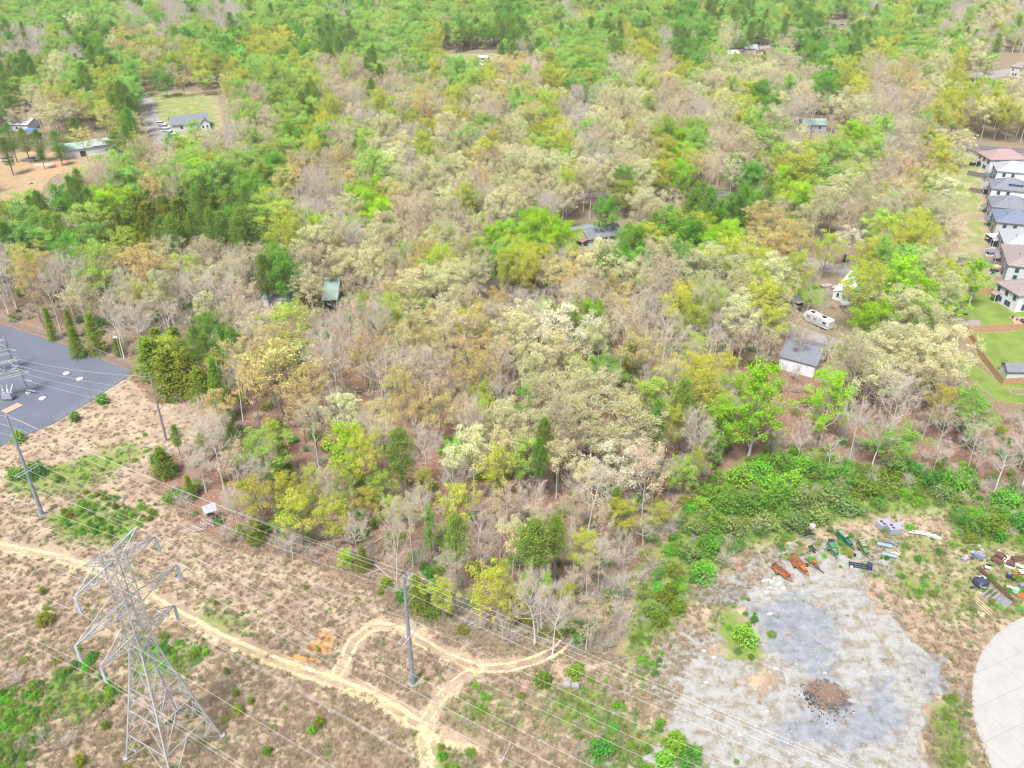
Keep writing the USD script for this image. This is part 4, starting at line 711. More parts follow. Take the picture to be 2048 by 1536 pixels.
# --- lattice pylon
def pylon():
    C = np.array([-50.7, 83.0, 0]); u = np.array([.478, .878, 0]); v = np.array([.878, -.478, 0])      # u along the arms, v along the line
    t = thing('lattice_pylon', 'tall grey lattice steel pylon with six arms beside the dirt track', 'pylon', C)
    def pt(a, b, z): return u * a + v * b + np.array([0, 0, z])
    lv = [(0, 4.85), (5.2, 3.95), (10.2, 3.1), (14.6, 2.35), (18.6, 1.7), (22.0, 1.25), (25.0, 1.2), (28.0, 1.15), (31.0, 1.1), (34.0, 1.08), (36.75, 1.05), (39.0, .95)]
    S = [(1, 1), (1, -1), (-1, -1), (-1, 1)]
    for a, b in S:
        m = MB()
        for (z0, w0), (z1, w1) in zip(lv, lv[1:]): m.bar(pt(a * w0, b * w0, z0), pt(a * w1, b * w1, z1), .2 if z0 < 22 else .15)
        lg = m.build('leg', 'galvanized', t); MB().cyl(pt(a * 4.88, b * 4.88, .1), .45, .5).build('footing', 'concrete_old', lg)
    for k, ((z0, w0), (z1, w1)) in enumerate(zip(lv, lv[1:])):
        for i in range(4):
            (a, b), (c, d) = S[i], S[(i + 1) % 4]
            p0, p1, q0, q1 = pt(a * w0, b * w0, z0), pt(a * w1, b * w1, z1), pt(c * w0, d * w0, z0), pt(c * w1, d * w1, z1); th = .09 if z0 < 20 else .07
            if k:
                MB().bar(p0, q0, th).build('strut', 'galvanized', t)
            m0 = (p1 + q1) / 2
            if z0 < 20:     # K panels with redundant members
                MB().bar(p0, m0, th).build('brace', 'galvanized', t); MB().bar(q0, m0, th).build('brace', 'galvanized', t)
                for pp, pq in ((p0, p1), (q0, q1)):
                    h1 = (pp + m0) / 2; m = MB(); m.bar(h1, (pp + pq) / 2, .06); m.bar(h1, pp * .25 + pq * .75, .05); m.bar(h1, pq, .05); m.build('thin_brace', 'galvanized', t)
            else:
                MB().bar(p0, q1, th).build('brace', 'galvanized', t); MB().bar(q0, p1, th).build('brace', 'galvanized', t)
        m = MB(); m.bar(pt(w1, w1, z1), pt(-w1, -w1, z1), .05); m.bar(pt(w1, -w1, z1), pt(-w1, w1, z1), .05); m.build('diaphragm', 'galvanized', t)
    ends = []
    for z, L in ((24.0, 6.25), (30.0, 8.3), (36.75, 6.3)):
        w = np.interp(z, [l[0] for l in lv], [l[1] for l in lv])
        for s in (1, -1):
            m = MB(); tip = pt(s * L, 0, z + .15)
            for b in (1, -1):
                lo, hi = pt(s * w, b * w, z), pt(s * w, b * w, z + 2.1); m.bar(lo, tip, .12); m.bar(hi, tip, .1)
                n = 4
                for k in range(n):
                    f0, f1 = k / n, (k + 1) / n
                    m.bar(lo + (tip - lo) * f1, hi + (tip - hi) * f0, .06); 
                    lo2, hi2 = pt(s * w, -b * w, z), pt(s * w, -b * w, z + 2.1); m.bar(lo + (tip - lo) * f0, lo2 + (tip - lo2) * f1, .055)
                    if k and b > 0: m.bar(lo + (tip - lo) * f0, lo2 + (tip - lo2) * f0, .06)
            arm = m.build('cross_arm', 'galvanized', t)
            ins = MB(); bot = tip - [0, 0, 2.9]
            for b in (.16, -.16):
                o = v * b
                for k in range(15): ins.cyl(tip + o - [0, 0, .25 + k * .17], .13, .1, 8)
                ins.tube(tip + o, bot + o, .04)
            ins.bar(bot + v * .35, bot - v * .35, .1); ins.build('insulator', 'glass_insulator', t); ends.append(C + bot)
    for s in (1, -1):
        m = MB(); tip = pt(s * 4.2, 0, 40.2)
        for b in (1, -1):
            m.bar(pt(s * .95, b * .95, 39), tip, .1); m.bar(pt(s * 1.05, b * 1.05, 36.75 + 1.2), tip, .08)
            m.bar(pt(s * 2.3, b * .5, 39.4), pt(s * 1.05, b * 1.05, 38), .05)
        m.bar(pt(0, 0, 39.3), tip, .1); m.build('earth_wire_arm', 'galvanized', t); ends.append(C + tip)
    return ends, v
def wire(p, q, sag, r, label, group, n=24):
    p, q = np.array(p), np.array(q); s = np.linspace(0, 1, n)[:, None]; c = p + (q - p) * s; c[:, 2] -= (4 * s * (1 - s))[:, 0] * sag
    o = MB().path(c, r, 4).build('power_line', 'wire_metal'); tag(o, label, 'power line', group)
ends, vdir = pylon()
sides = ['far lower arm', 'near lower arm', 'far middle arm', 'near middle arm', 'far upper arm', 'near upper arm', 'far peak', 'near peak']
for e, nme in zip(ends, sides):
    r = .019 if 'peak' not in nme else .015
    wire(e - vdir * 290, e, 8, r, f'thin overhead wire from the left edge to the pylon\'s {nme}', 'wires of the lattice pylon')
    wire(e, e + vdir * 290, 8, r, f'thin overhead wire from the pylon\'s {nme} to the lower right', 'wires of the lattice pylon')
# --- tubular steel poles
PDIR = np.array([.884, -.468, 0]); PSIDE = np.array([.468, .884, 0])
def steel_pole(base, h, label, arms, dbl, r0=.42):
    b = P(*base); t = thing('steel_pole', label, 'utility pole', b); m = MB(); m.tube([0, 0, .15], [0, 0, h], r0, r0 * .45, 12); m.build('pole_shaft', 'pole_steel', t, smooth=40)
    f = MB(); f.cyl([0, 0, .1], r0 * 1.7, .22, 14); f.build('base_plate', 'concrete_old', t); out = []
    for z in arms:
        m = MB(); tip = PSIDE * 1.5 + np.array([0, 0, z + .35]); m.bar([0, 0, z], tip, .12); m.build('davit_arm', 'galvanized', t)
        i = MB(); i.tube(tip, tip + PSIDE * .9 - [0, 0, .25], .09, n=6); i.build('post_insulator', 'glass_insulator', t); out.append(b + tip + PSIDE * .9 - [0, 0, .25])
    out.append(b + np.array([0, 0, h + .1]))
    for z in dbl:
        m = MB()
        for s in (-.45, .45): m.bar(PDIR * s - PSIDE * 2.4 + [0, 0, z], PDIR * s + PSIDE * 2.4 + [0, 0, z], .14)
        m.build('double_cross_arm', 'galvanized', t)
        for k in (-2.3, 0, 2.3):
            q = PSIDE * k + np.array([0, 0, z + .25]); MB().cyl(q, .1, .4, 8).build('pin_insulator', 'glass_insulator', t); out.append(b + q + [0, 0, .2])
    return out
p1 = steel_pole((85, 1030), 24.4, 'leaning looking grey steel pole at the left edge before the gravel yard', [], [11.2])
p1t = [P(85, 1030) + np.array([0, 0, z]) + PSIDE * 1.6 for z in (22.3, 20.0, 17.6)]
p2 = steel_pole((826, 1368), 23.7, 'tall grey steel pole inside the loop of the dirt track', [22.0, 19.7, 17.4], [11.4])
far2 = np.array([150., -78., 0])
for k, nm in enumerate(('upper side wire', 'middle side wire', 'lower side wire')):
    wire(p1t[k], p2[k], 1.6, .018, f'{nm} between the left steel pole and the track pole', 'wires between the steel poles'); wire(p2[k], p2[k] + far2, 4, .018, f'{nm} from the track pole to the lower right edge', 'wires of the track pole')
    wire(p1t[k], p1t[k] - PDIR * 120, 3, .018, f'{nm} from the left steel pole out of the left edge', 'wires of the left steel pole')
wire(p1[0], p2[3], 1.2, .018, 'topmost wire between the left steel pole and the track pole', 'wires between the steel poles'); wire(p2[3], p2[3] + far2, 3.4, .018, 'topmost wire from the track pole to the lower right edge', 'wires of the track pole')
for k, nm in enumerate(('near', 'centre', 'far')):
    wire(p1[1 + k], p2[4 + k], 1.2, .018, f'{nm} wire of the low double cross arms between the poles', 'wires between the steel poles'); wire(p2[4 + k], p2[4 + k] + far2, 3, .018, f'{nm} low wire from the track pole to the lower right', 'wires of the track pole')
p3 = steel_pole((333, 882), 17.4, 'slim grey steel pole in front of the cedars by the gravel yard', [13.4, 10.9, 8.3], [], .3)
lp = thing('light_pole', 'slim light pole with a white lamp head at the yard corner', 'lamp post', P(253, 750)); MB().tube([0, 0, 0], [0, 0, 11], .11, .07, 8).build('pole_shaft', 'galvanized', lp); MB().box((-.35, .1, 11.05), (1.0, .45, .2)).build('lamp_head', 'white_paint', lp)
# --- transformer yard
def portal(base, top_h, label):
    b = P(*base); t = thing('steel_gantry', label, 'gantry', b); g = -PSIDE * 0 + np.array([-.86, -.5, 0]); m = MB(); m.bar([0, 0, .1], [0, 0, top_h], .34); m.build('column', 'pole_steel', t)
    MB().cyl([0, 0, .18], .6, .4, 14).build('footing', 'stone_pale', t)
    for z in (top_h - .6, top_h - 3.2, top_h - 4.6):
        m = MB(); m.bar([0, 0, z], g * 13 + [0, 0, z], .24); m.bar(np.array([.8, -.5, z]), g * 13 + np.array([.8, -.5, z]), .18); m.build('beam', 'galvanized', t)
    m = MB(); m.bar(g * 13 + [0, 0, .1], g * 13 + [0, 0, top_h], .34); m.build('column', 'pole_steel', t)
    for z in (top_h * .62, top_h * .38, top_h * .1): MB().bar([0, 0, z], np.array([2.3, -.6, z - .05]), .22).build('bracket_arm', 'galvanized', t)
    for k in range(6):
        q = g * (1.5 + k * 1.9) + np.array([.3, -.2, top_h - 3.0]); m = MB()
        for j in range(6): m.cyl(q + [0, 0, .2 + j * .18], .16, .1, 8)
        m.build('insulator', 'glass_insulator', t)
    for k in range(3): MB().bar(g * (2 + k * 3) + [0, 0, top_h - .6], g * (2 + k * 3) + np.array([3, -2, top_h - 1.2]), .1).build('bus_bar', 'galvanized', t)
    return b + np.array([0, 0, top_h - .6])
g1 = portal((57, 787), 10.5, 'nearer blue grey steel gantry with insulators in the gravel yard'); g2 = portal((30, 738), 9.5, 'farther blue grey steel gantry behind the first in the yard')
for k, z in enumerate((17.2, 13.6, 11.1, 8.5)):
    wire(P(333, 882) + np.array([0, 0, z]), g1 + np.array([-k * .8, -k * .5, -k * 1.2]), .9, .018, f'{["topmost", "second", "third", "lowest"][k]} slack wire between the cedar pole and the yard gantry', 'wires into the yard')
bk = thing('breaker', 'grey circuit breaker with slanted white bushings at the yard edge', 'circuit breaker', P(18, 800)); MB().box((0, 0, 1.3), (2.4, 1.3, 1.4)).build('cabinet', 'lavender_grey', bk)
for k in range(3):
    for s in (-1, 1):
        m = MB(); a = np.array([-.8 + k * .8, .3 * s, 2.0]); d = np.array([(k - 1) * .35, .5 * s, 1.0]); m.tube(a, a + d * 1.9, .1, .06, 8)
        for j in range(6): m.tube(a + d * (.3 + j * .22), a + d * (.38 + j * .22), .17, .17, 8)
        m.build('bushing', 'white_paint', bk)
for sx in (-.9, .9): MB().bar((sx, 0, 0), (sx, 0, .7), .2).build('stand', 'galvanized', bk)
tag(MB().box(tuple(P(25, 818) + [0, 0, .2]), (4.2, 2.2, .25), head((10, 824), (38, 810))).build('equipment_pad', 'terracotta'), 'pale pink slab in front of the circuit breaker', 'slab')
for (px, py), lab in zip([(133, 748), (160, 759), (85, 798)], ['left of the two round white covers mid yard', 'right of the two round white covers mid yard', 'round white cover near the gantry column']):
    tag(MB().cyl(P(px, py) + [0, 0, .2], .85, .2, 20).build('manhole_cover', 'stone_pale'), lab, 'manhole cover', 'covers in the yard')
def chain_fence(pts, label, h=2.4):
    g = [P(*p) for p in pts]; t = thing('chain_link_fence', label, 'fence', g[0]); o = g[0]
    for a, b in zip(g, g[1:]):
        a, b = a - o, b - o; L = np.linalg.norm(b - a); n = max(int(L / 3.2), 1); d = (b - a) / L
        for k in range(n + 1): MB().tube(a + (b - a) * k / n, a + (b - a) * k / n + [0, 0, h + .2], .045, n=6).build('post', 'galvanized', t)
        MB().tube(a + [0, 0, h], b + [0, 0, h], .03, n=5).build('top_rail', 'galvanized', t); m = MB(); s = -h
        while s < L:
            for up in (0, 1):
                x0, x1 = max(s, 0), min(s + h, L); z0, z1 = (x0 - s, x1 - s) if up else (h - (x0 - s), h - (x1 - s))
                if x1 > x0 + .05: m.tube(a + d * x0 + [0, 0, z0], a + d * x1 + [0, 0, z1], .007, n=3, cap=False)
            s += .28
        m.build('wire_mesh', 'galvanized', t)
chain_fence([(-60, 628), (0, 643), (140, 690), (268, 742)], 'chain link fence along the back of the gravel yard')
chain_fence([(272, 750), (185, 806), (110, 852)], 'chain link fence along the front of the gravel yard')
# --- hunting blind, logs, slabs
bl = thing('hunting_blind', 'small raised hunting blind with pale tin roof at the wood edge', 'hunting blind', P(425, 1043), head((400, 1043), (440, 1030)))
for sx in (-.7, .7):
    for sy in (-.6, .6): MB().bar((sx, sy, 0), (sx * .9, sy * .9, 3.2), .1).build('leg', 'weathered_timber', bl)
b_ = MB(); b_.box((0, 0, 2.0), (1.5, 1.3, .1)); b_.box((0, .6, 2.5), (1.5, .06, 1.0)); b_.box((-.72, 0, 2.5), (.06, 1.2, 1.0)); b_.box((.72, 0, 2.3), (.06, 1.2, .6)); b_.box((0, -.6, 2.3), (1.4, .06, .6)); b_.build('cabin', 'olive_paint', bl)
MB().slab([(-1.3, -1.1, 3.2), (1.3, -1.1, 3.2), (1.3, 1.0, 3.75), (-1.3, 1.0, 3.75)], .06).build('roof', 'metal_pale', bl)
for k in range(5): MB().bar((.3, -.95, .4 * k + .2), (.75, -.95, .4 * k + .2), .05).build('rung', 'weathered_timber', bl)
hd = head((388, 1050), (420, 1068))
for k in range(22):
    row, col = k % 11, k // 11; c = P(382 + row * 5.2, 1062 - row * 2.2 + rnd.uniform(-3, 3)) + [0, 0, .12 + .2 * col]; L = rnd.uniform(1.9, 3.0); a = hd + rnd.uniform(-.1, .1); d = np.array([math.cos(a), math.sin(a), 0]) * L / 2
    tag(MB().tube(c - d, c + d, rnd.uniform(.09, .13), n=7).build('cut_log', 'weathered_timber' if k % 3 else 'bark'), f'{ONES[row] if row < 9 else ["tenth", "eleventh"][row - 9]} log from the left, {["lower", "upper"][col]} layer of the stack below the hunting blind', 'log', 'logs stacked below the blind')
for p, q, r, lab in [((457, 1078), (482, 1060), .12, 'lone pale log lying right of the log stack'), ((762, 1122), (779, 1076), .2, 'upright looking fallen trunk beside the young pine'), ((722, 1102), (776, 1072), .18, 'long fallen trunk crossing behind the young pine'), ((724, 1152), (764, 1142), .16, 'short fallen trunk left of the pine at the field edge'), ((750, 1130), (790, 1168), .16, 'fallen trunk pointing at the track pole'), ((930, 1256), (986, 1230), .16, 'fallen trunk behind the loop of the track'), ((1002, 1528), (1022, 1490), .15, 'grey pole lying at the bottom edge'), ((1300, 1345), (1330, 1290), .1, 'thin dead trunk by the bramble edge'), ((1205, 1330), (1262, 1318), .1, 'thin dead trunk lying in brush left of the lot'), ((990, 780), (1105, 768), .1, 'long pale fallen stem in the middle of the wood')]:
    a, b = P(*p), P(*q); m = MB(); m.tube(a + [0, 0, r + .05], b + [0, 0, r + .2], r, r * .6, 7)
    for k in range(3): w = a + (b - a) * (.3 + .2 * k); m.tube(w + [0, 0, r], w + [rnd.uniform(-.6, .6), rnd.uniform(-.6, .6), .8], .04, .02, 5)
    tag(m.build('fallen_log', 'weathered_timber' if r < .19 else 'bark'), lab, 'log')
for (px, py), lab, rz in [((1096, 1358), 'single pale slab left of the paired slabs', -.5), ((1133, 1371), 'left of the two paired grey slabs', 0.05), ((1150, 1373), 'right of the two paired grey slabs', 0.05)]:
    t = thing('concrete_block', lab + ' in the grass below the track loop', 'concrete slab', P(px, py), rz); MB().box((0, 0, .25), (1.15, .85, .5)).build('slab', 'concrete_old', t); MB().box((0, 0, .53), (.9, .6, .06)).build('lid', 'lavender_grey', t)
sf = thing('silt_fence', 'black silt fence sagging between stakes at the wood edge right', 'silt fence', P(1880, 876)); a, b = P(1880, 876) * 0, P(1976, 907) - P(1880, 876); n = 9
for k in range(n + 1): MB().bar(a + (b - a) * k / n, a + (b - a) * k / n + [0, 0, .95], .05).build('stake', 'weathered_timber', sf)
for k in range(n):
    if k in (4,): continue
    p, q = a + (b - a) * k / n, a + (b - a) * (k + 1) / n; s = np.array([0, .03, 0]); h0, h1 = rnd.uniform(.5, .85), rnd.uniform(.4, .85)
    m = MB(); v_ = [p, q, q + [0, .25, h1], p + [0, .2, h0]]; m.add([*v_, *(np.array(v_) + s)], [[0, 1, 2], [0, 2, 3], [4, 6, 5], [4, 7, 6], [0, 4, 5], [0, 5, 1], [3, 2, 6], [3, 6, 7]]); m.build('fabric', 'black_rubber', sf)
# --- brush pile on the burnt ground
bp = thing('brush_pile', 'heap of brown sticks on the scorched patch of the gravel lot', 'brush pile', P(1655, 1390)); m2 = MB()
for k in range(420):
    a, r = rnd.uniform(0, 6.28), 2.7 * rnd.random() ** .75 * (1 + .22 * math.sin(3 * rnd.random() + 3 * 1.0)) * (1 + .25 * math.sin(2 * 1.3)); r *= (1 + .25 * math.sin(3 * a + 1) + .12 * math.sin(5 * a)); c = np.array([r * math.cos(a) * 1.25, r * math.sin(a), .1 + max(0, 1.5 - r * .5) * rnd.random()]); t_ = rnd.uniform(0, 3.14); L = rnd.uniform(.6, 2.0); d = np.array([math.cos(t_), math.sin(t_), rnd.uniform(-.15, .25)]) * L / 2
    if k < 120: MB().tube(c - d, c + d, rnd.uniform(.03, .055), .02, 4).build('stick', 'brush_stick', bp)
    else: m2.tube(c - d, c + d, .025, .012, 3)
tag(m2.build('small_sticks', 'brush_stick', bp), kind='stuff')
ch = MB()
for k in range(90):
    a, r = rnd.gauss(4.0, 1.1), 2.0 + abs(rnd.gauss(0, 1.3)); c = np.array(P(1650, 1395)) + [r * math.cos(a) * 1.1, r * math.sin(a), .05]; ch.box(c, (rnd.uniform(.08, .4), rnd.uniform(.06, .2), .1), rnd.uniform(0, 3))
tag(ch.build('charred_bits', 'charcoal'), 'black charred fragments scattered round the brush heap', None, None, 'stuff')
# --- rubble stones
def stone(c, s, lab, grp, mat='stone_pale'):
    m = trimesh.creation.icosphere(1, 1.0); v = m.vertices; v = v * (1 + .35 * np.random.default_rng(int(abs(c[0] * 91 + c[1] * 37)) % 9999).normal(0, .5, (len(v), 1))) * [s, s * .75, s * .5]
    tag(MB().add(v + c + [0, 0, s * .2], m.faces).build('rubble_stone', mat), lab, 'stone', grp)
for ck, (px, py) in enumerate([(1536, 1160), (1544, 1164), (1556, 1170), (1551, 1178), (1541, 1176), (1533, 1186), (1560, 1166), (1530, 1162), (1548, 1156), (1566, 1176)]): stone(P(px, py), rnd.uniform(.3, .55), f'pale concrete chunk {["near the rear left", "second from the rear left", "at the right centre", "in the middle", "at the centre left", "at the front left", "at the rear right", "farthest left", "rearmost", "farthest right"][ck]} of the heap below orange trailers', 'chunks below the orange trailers')
for (px, py), lab in [((1534, 1423), 'whitish block left of the scorched patch'), ((1551, 1338), 'pale chunk upper left of the brush pile'), ((1413, 1365), 'pale chunk on the left rim of the lot'), ((1408, 1302), 'small pale stone below the lot\'s left bushes'), ((1428, 1315), 'pale stone in the tyre track at lot left'), ((1650, 1346), 'pale stone directly above the brush pile'), ((1540, 1228), 'small pale stone at the lot\'s upper left'), ((1305, 1335), 'pale lump in the bramble edge'), ((1480, 1470), 'pale lump at the lower left of the lot'), ((1728, 1345), 'tiny pale stone right of the brush pile'),
                      ((1945, 1090), 'left pale lump above the scrap row'), ((1958, 1092), 'middle pale lump above the scrap row'), ((1964, 1100), 'right pale lump above the scrap row'), ((1998, 1102), 'pale lump behind the rusty pickup bed')]: stone(P(px, py), rnd.uniform(.3, .5), lab, 'loose pale stones')
rub = MB()
for _ in range(900):
    p = P(rnd.uniform(1130, 1960), rnd.uniform(1140, 1560))
    if not contains_xy(LOT, p[0], p[1]): continue
    s = rnd.uniform(.04, .14); m = trimesh.creation.icosphere(0, 1.0); rub.add(m.vertices * [s, s * rnd.uniform(.5, 1), s * .6] + p + [0, 0, .02], m.faces)
tag(rub.build('loose_gravel', 'stone_pale'), 'small loose stones strewn over the gravel lot', None, None, 'stuff')
# --- machines on the lot
def wheel(t, c, r, w, name='wheel', axis=1):
    o = MB().cyl(c, r, w, 14, axis).build(name, 'black_rubber', t); MB().cyl(c, r * .5, w * 1.1, 10, axis).build('rim', 'galvanized', o)
def chipper(p, q, label, paint, deck, L=4.4, style=0, grp=None):
    a, b = P(*p), P(*q); t = thing('machine_trailer', label, 'trailer', (a + b) / 2, math.atan2(b[1] - a[1], b[0] - a[0]), grp)
    m = MB(); m.bar((-L * .45, -.6, .6), (L * .25, -.6, .6), .14); m.bar((-L * .45, .6, .6), (L * .25, .6, .6), .14); m.bar((-L * .45, -.6, .6), (-L * .45, .6, .6), .14); m.bar((L * .25, -.6, .6), (L * .5, 0, .55), .12); m.bar((L * .25, .6, .6), (L * .5, 0, .55), .12); m.build('chassis', paint, t)
    for s in (-.82, .82): wheel(t, (-L * .12, s, .38), .38, .24); MB().box((-L * .12, s, .82), (1.0, .3, .06)).build('mudguard', paint, t)
    MB().bar((L * .42, 0, .05), (L * .42, 0, .7), .09).build('jack_stand', 'galvanized', t)
    if style == 0:    # flat deck with side lockers and a drum
        MB().box((-L * .12, 0, 1.05), (L * .5, .95, .12)).build('deck', deck, t); m = MB(); m.bar((-L * .42, -.5, 1.1), (-L * .42, .5, 1.1), .3); m.build('rear_roller', 'deep_rust', t)
        MB().box((L * .2, .42, .9), (.9, .35, .5)).build('locker', paint, t); MB().box((L * .2, -.42, .9), (.9, .35, .5)).build('locker', paint, t); MB().box((-L * .1, -.62, .82), (L * .55, .2, .4)).build('side_panel', paint, t); MB().box((-L * .1, .62, .82), (L * .55, .2, .4)).build('side_panel', paint, t)
    elif style == 1:  # closed engine cover and hopper
        MB().box((-L * .18, 0, 1.15), (L * .46, 1.1, .8)).build('engine_cover', paint, t); MB().box((-L * .18, 0, 1.58), (L * .4, .95, .07)).build('deck', deck, t)
        MB().slab([(L * .08, -.5, 1.2), (L * .3, -.35, .95), (L * .3, .35, .95), (L * .08, .5, 1.2)], .3).build('nose_cover', paint, t); MB().bar((-L * .47, -.5, 1.55), (-L * .47, .5, 1.55), .25).build('rear_roller', deck, t)
        for k in range(3): MB().box((-L * .36 + k * .55, 0, 1.64), (.1, .9, .05)).build('slat', paint, t)
    else:             # open body with seat tub
        MB().box((-L * .2, 0, 1.05), (L * .42, 1.15, .7)).build('engine_cover', paint, t); MB().box((-L * .38, 0, 1.6), (.45, 1.1, .35)).build('tank', deck, t); m = MB(); m.cyl((L * .22, 0, .95), .42, .5, 12); m.build('reel', paint, t); MB().box((L * .02, .1, .9), (.7, .7, .12)).build('tray', 'tan_rack', t)
        for s in (-.55, .55): MB().bar((-L * .1, s, 1.4), (L * .25, s, 1.05), .08).build('guard_rail', paint, t)
    return t
chipper((1541, 1132), (1587, 1168), 'leftmost orange machine trailer with a rusty brown deck', 'orange_paint', 'deep_rust', 5.0, 0, 'old machine trailers on the lot')
chipper((1577, 1115), (1622, 1160), 'larger orange machine trailer with a rusty orange cover', 'orange_paint', 'rust', 5.2, 1, 'old machine trailers on the lot')
chipper((1656, 1086), (1676, 1124), 'light green machine trailer with a round reel, left of three green', 'machine_green', 'navy_metal', 4.4, 2, 'old machine trailers on the lot')
chipper((1672, 1068), (1708, 1102), 'dark teal green machine trailer, rearmost of the three green', 'deep_green_paint', 'tan_rack', 5.0, 1, 'old machine trailers on the lot')
chipper((1715, 1084), (1738, 1122), 'olive green machine trailer with pale racks, right of three green', 'olive_paint', 'tan_rack', 4.4, 1, 'old machine trailers on the lot')
t = thing('trailer_frame', 'bare rusty trailer frame with one loose wheel beside orange trailers', 'trailer', P(1628, 1134), head((1610, 1118), (1648, 1147)))
m = MB(); m.bar((-2.3, 0, .4), (2.3, 0, .4), .12); m.build('drawbar', 'deep_rust', t); m = MB(); m.bar((-.9, -.9, .4), (-.9, .9, .4), .14); m.bar((-.9, .9, .4), (1.6, .0, .4), .09); m.bar((-.9, -.9, .4), (1.6, 0, .4), .09); m.build('axle_frame', 'rust', t); MB().box((-.6, .5, .55), (.9, .4, .3)).build('tool_box', 'orange_paint', t); wheel(t, (-.9, -1.1, .38), .38, .22)
t = thing('steel_bed_frame', 'dark navy steel bed frame with slats lying in front of green trailers', 'steel frame', P(1720, 1134), head((1697, 1130), (1743, 1138)))
m = MB(); 
for s in (-.55, 0, .55): m.bar((-2.0, s, .35), (1.2, s, .35), .14)
m.bar((-2, -.6, .35), (-2, .6, .35), .14); m.build('rails', 'navy_metal', t); MB().box((1.6, 0, .6), (.8, 1.3, .9)).build('headboard_box', 'navy_metal', t)
for k in range(5): MB().bar((-1.8 + k * .65, -.6, .42), (-1.8 + k * .65, .6, .42), .08).build('slat', 'deep_rust' if k == 4 else 'navy_metal', t)
tag(MB().cyl(P(1702, 1137) + [0, 0, .3], .28, .5, 12).build('white_drum', 'stone_pale'), 'small whitish drum against the navy bed frame', 'drum')
def cooler(px, py, rz, d, label, mat='lavender_grey'):
    t = thing('cooling_unit', label, 'cooling unit', P(px, py), rz); MB().box((0, 0, d[2] / 2 + .1), d).build('casing', mat, t); MB().box((0, 0, .05), (d[0] + .2, d[1] + .2, .1)).build('skid', 'machine_green', t)
    for k in (-.5, .5):
        MB().cyl((-d[0] * .18, k * d[1] * .42, d[2] + .11), .3, .04, 14).build('fan_opening', 'black_metal', t)
    for k in range(4): MB().box((d[0] / 2 + .01, 0, .4 + k * .3), (.03, d[1] * .8, .08)).build('louvre', 'blue_grey', t)
cooler(1786, 1064, head((1760, 1062), (1800, 1058)), (2.6, 2.0, 1.4), 'nearer lavender grey cooling unit with two round fan openings'); cooler(1767, 1053, head((1760, 1058), (1785, 1050)), (2.8, 1.8, 1.1), 'farther lavender grey cooling unit with a louvred end')
tag(MB().cyl(P(1798, 1054) + [0, 0, .5], .6, 1.0, 14).build('grey_drum', 'lavender_grey'), 'squat grey drum right of the cooling units', 'drum')
for (px, py), lab in [((1768, 1093), 'rear of the two long blue grey round top tanks'), ((1777, 1113), 'front of the two long blue grey round top tanks')]:
    t = thing('long_tank', lab, 'tank', P(px, py), head((1755, py - 3), (1790, py + 4))); m = MB(); a_ = np.linspace(0, math.pi, 9); sec = [(math.cos(q_) * .5, .35 + math.sin(q_) * .5) for q_ in a_]
    v_ = [(x_, s_[0], s_[1]) for x_ in (-1.4, 1.4) for s_ in sec]; f_ = [[i, i + 1, 10 + i] for i in range(8)] + [[i, 10 + i, 9 + i] for i in range(8)] + [[0, i + 1, i] for i in range(1, 8)] + [[9, 9 + i, 10 + i] for i in range(1, 8)]; m.add(v_, f_); m.build('shell', 'blue_grey', t, smooth=40)
    for s in (-1, 1): MB().box((s, 0, .2), (.15, 1.0, .38)).build('foot', 'galvanized', t)
t = thing('metal_rack', 'open pale metal rack standing behind the rear long tank', 'rack', P(1782, 1088), head((1770, 1084), (1795, 1092)))
for k in (-1, 1): MB().bar((-1.2, k * .4, .6), (1.2, k * .4, .6), .1).build('rail', 'lavender_grey', t)
for sx in (-1.1, 1.1):
    for sy in (-.4, .4): MB().bar((sx, sy, 0), (sx, sy, .6), .08).build('leg', 'lavender_grey', t)
MB().box((.2, 0, .5), (.7, .6, .3)).build('motor', 'blue_grey', t)
def board(px, py, d, rz, mat, lab, z=.04, name='board', tilt=0): tag(MB().box(P(px, py) + [0, 0, z + d[2] / 2], d, rz).build(name, mat), lab, name.replace('_', ' '))
board(1789, 1108, (1.3, 1.0, .05), .4, 'white_paint', 'small white panel right of the front long tank'); board(1624, 1056, (.9, .7, .9), .3, 'white_paint', 'small white cabinet behind the dark scrap', name='cabinet'); board(1959, 1229, (1.6, 1.15, .06), -.5, 'cream_board', 'square cream board lying below the pale boards')
board(1700, 1030, (1.2, .9, .2), .2, 'stone_pale', 'flat pale slab at the edge of the brambles', name='slab')
t = thing('square_rack', 'thin square metal rack lying left of the cooling units', 'metal frame', P(1737, 1073), .3)
for a_, b2 in (((-1, -.7), (1, -.7)), ((1, -.7), (1, .7)), ((-1, -.7), (-1, .7))): MB().bar((*a_, .06), (*b2, .06), .08).build('rail', 'lavender_grey', t)
t = thing('scrap_heap', 'dark scrap with bent green rails at the bramble edge', 'scrap', P(1616, 1070), .4); MB().box((.2, .4, .35), (1.5, .8, .6), .3).build('hood', 'black_metal', t); MB().bar((-1.3, -.6, .2), (1.0, -.9, .3), .2).build('rail', 'machine_green', t); MB().bar((-1.4, 0, .25), (1.2, -.4, .35), .22).build('rail', 'black_metal', t)
t = thing('folded_implement', 'black pointed implement with pale shank behind the orange trailers', 'implement', P(1628, 1103), head((1618, 1096), (1640, 1114))); MB().slab([(-1.3, -.3, .6), (.4, -.35, .3), (.5, .3, .3), (-1.1, .5, .6)], .35).build('blade', 'black_metal', t); MB().bar((.4, 0, .3), (1.3, -.1, .15), .16).build('shank', 'stone_pale', t)
tag(MB().cyl(P(1709, 1112) + [0, 0, .25], .24, .5, 12).build('black_bucket', 'black_rubber'), 'small black bucket between the green trailers', 'bucket')
pk = head((1818, 1066), (1890, 1078))
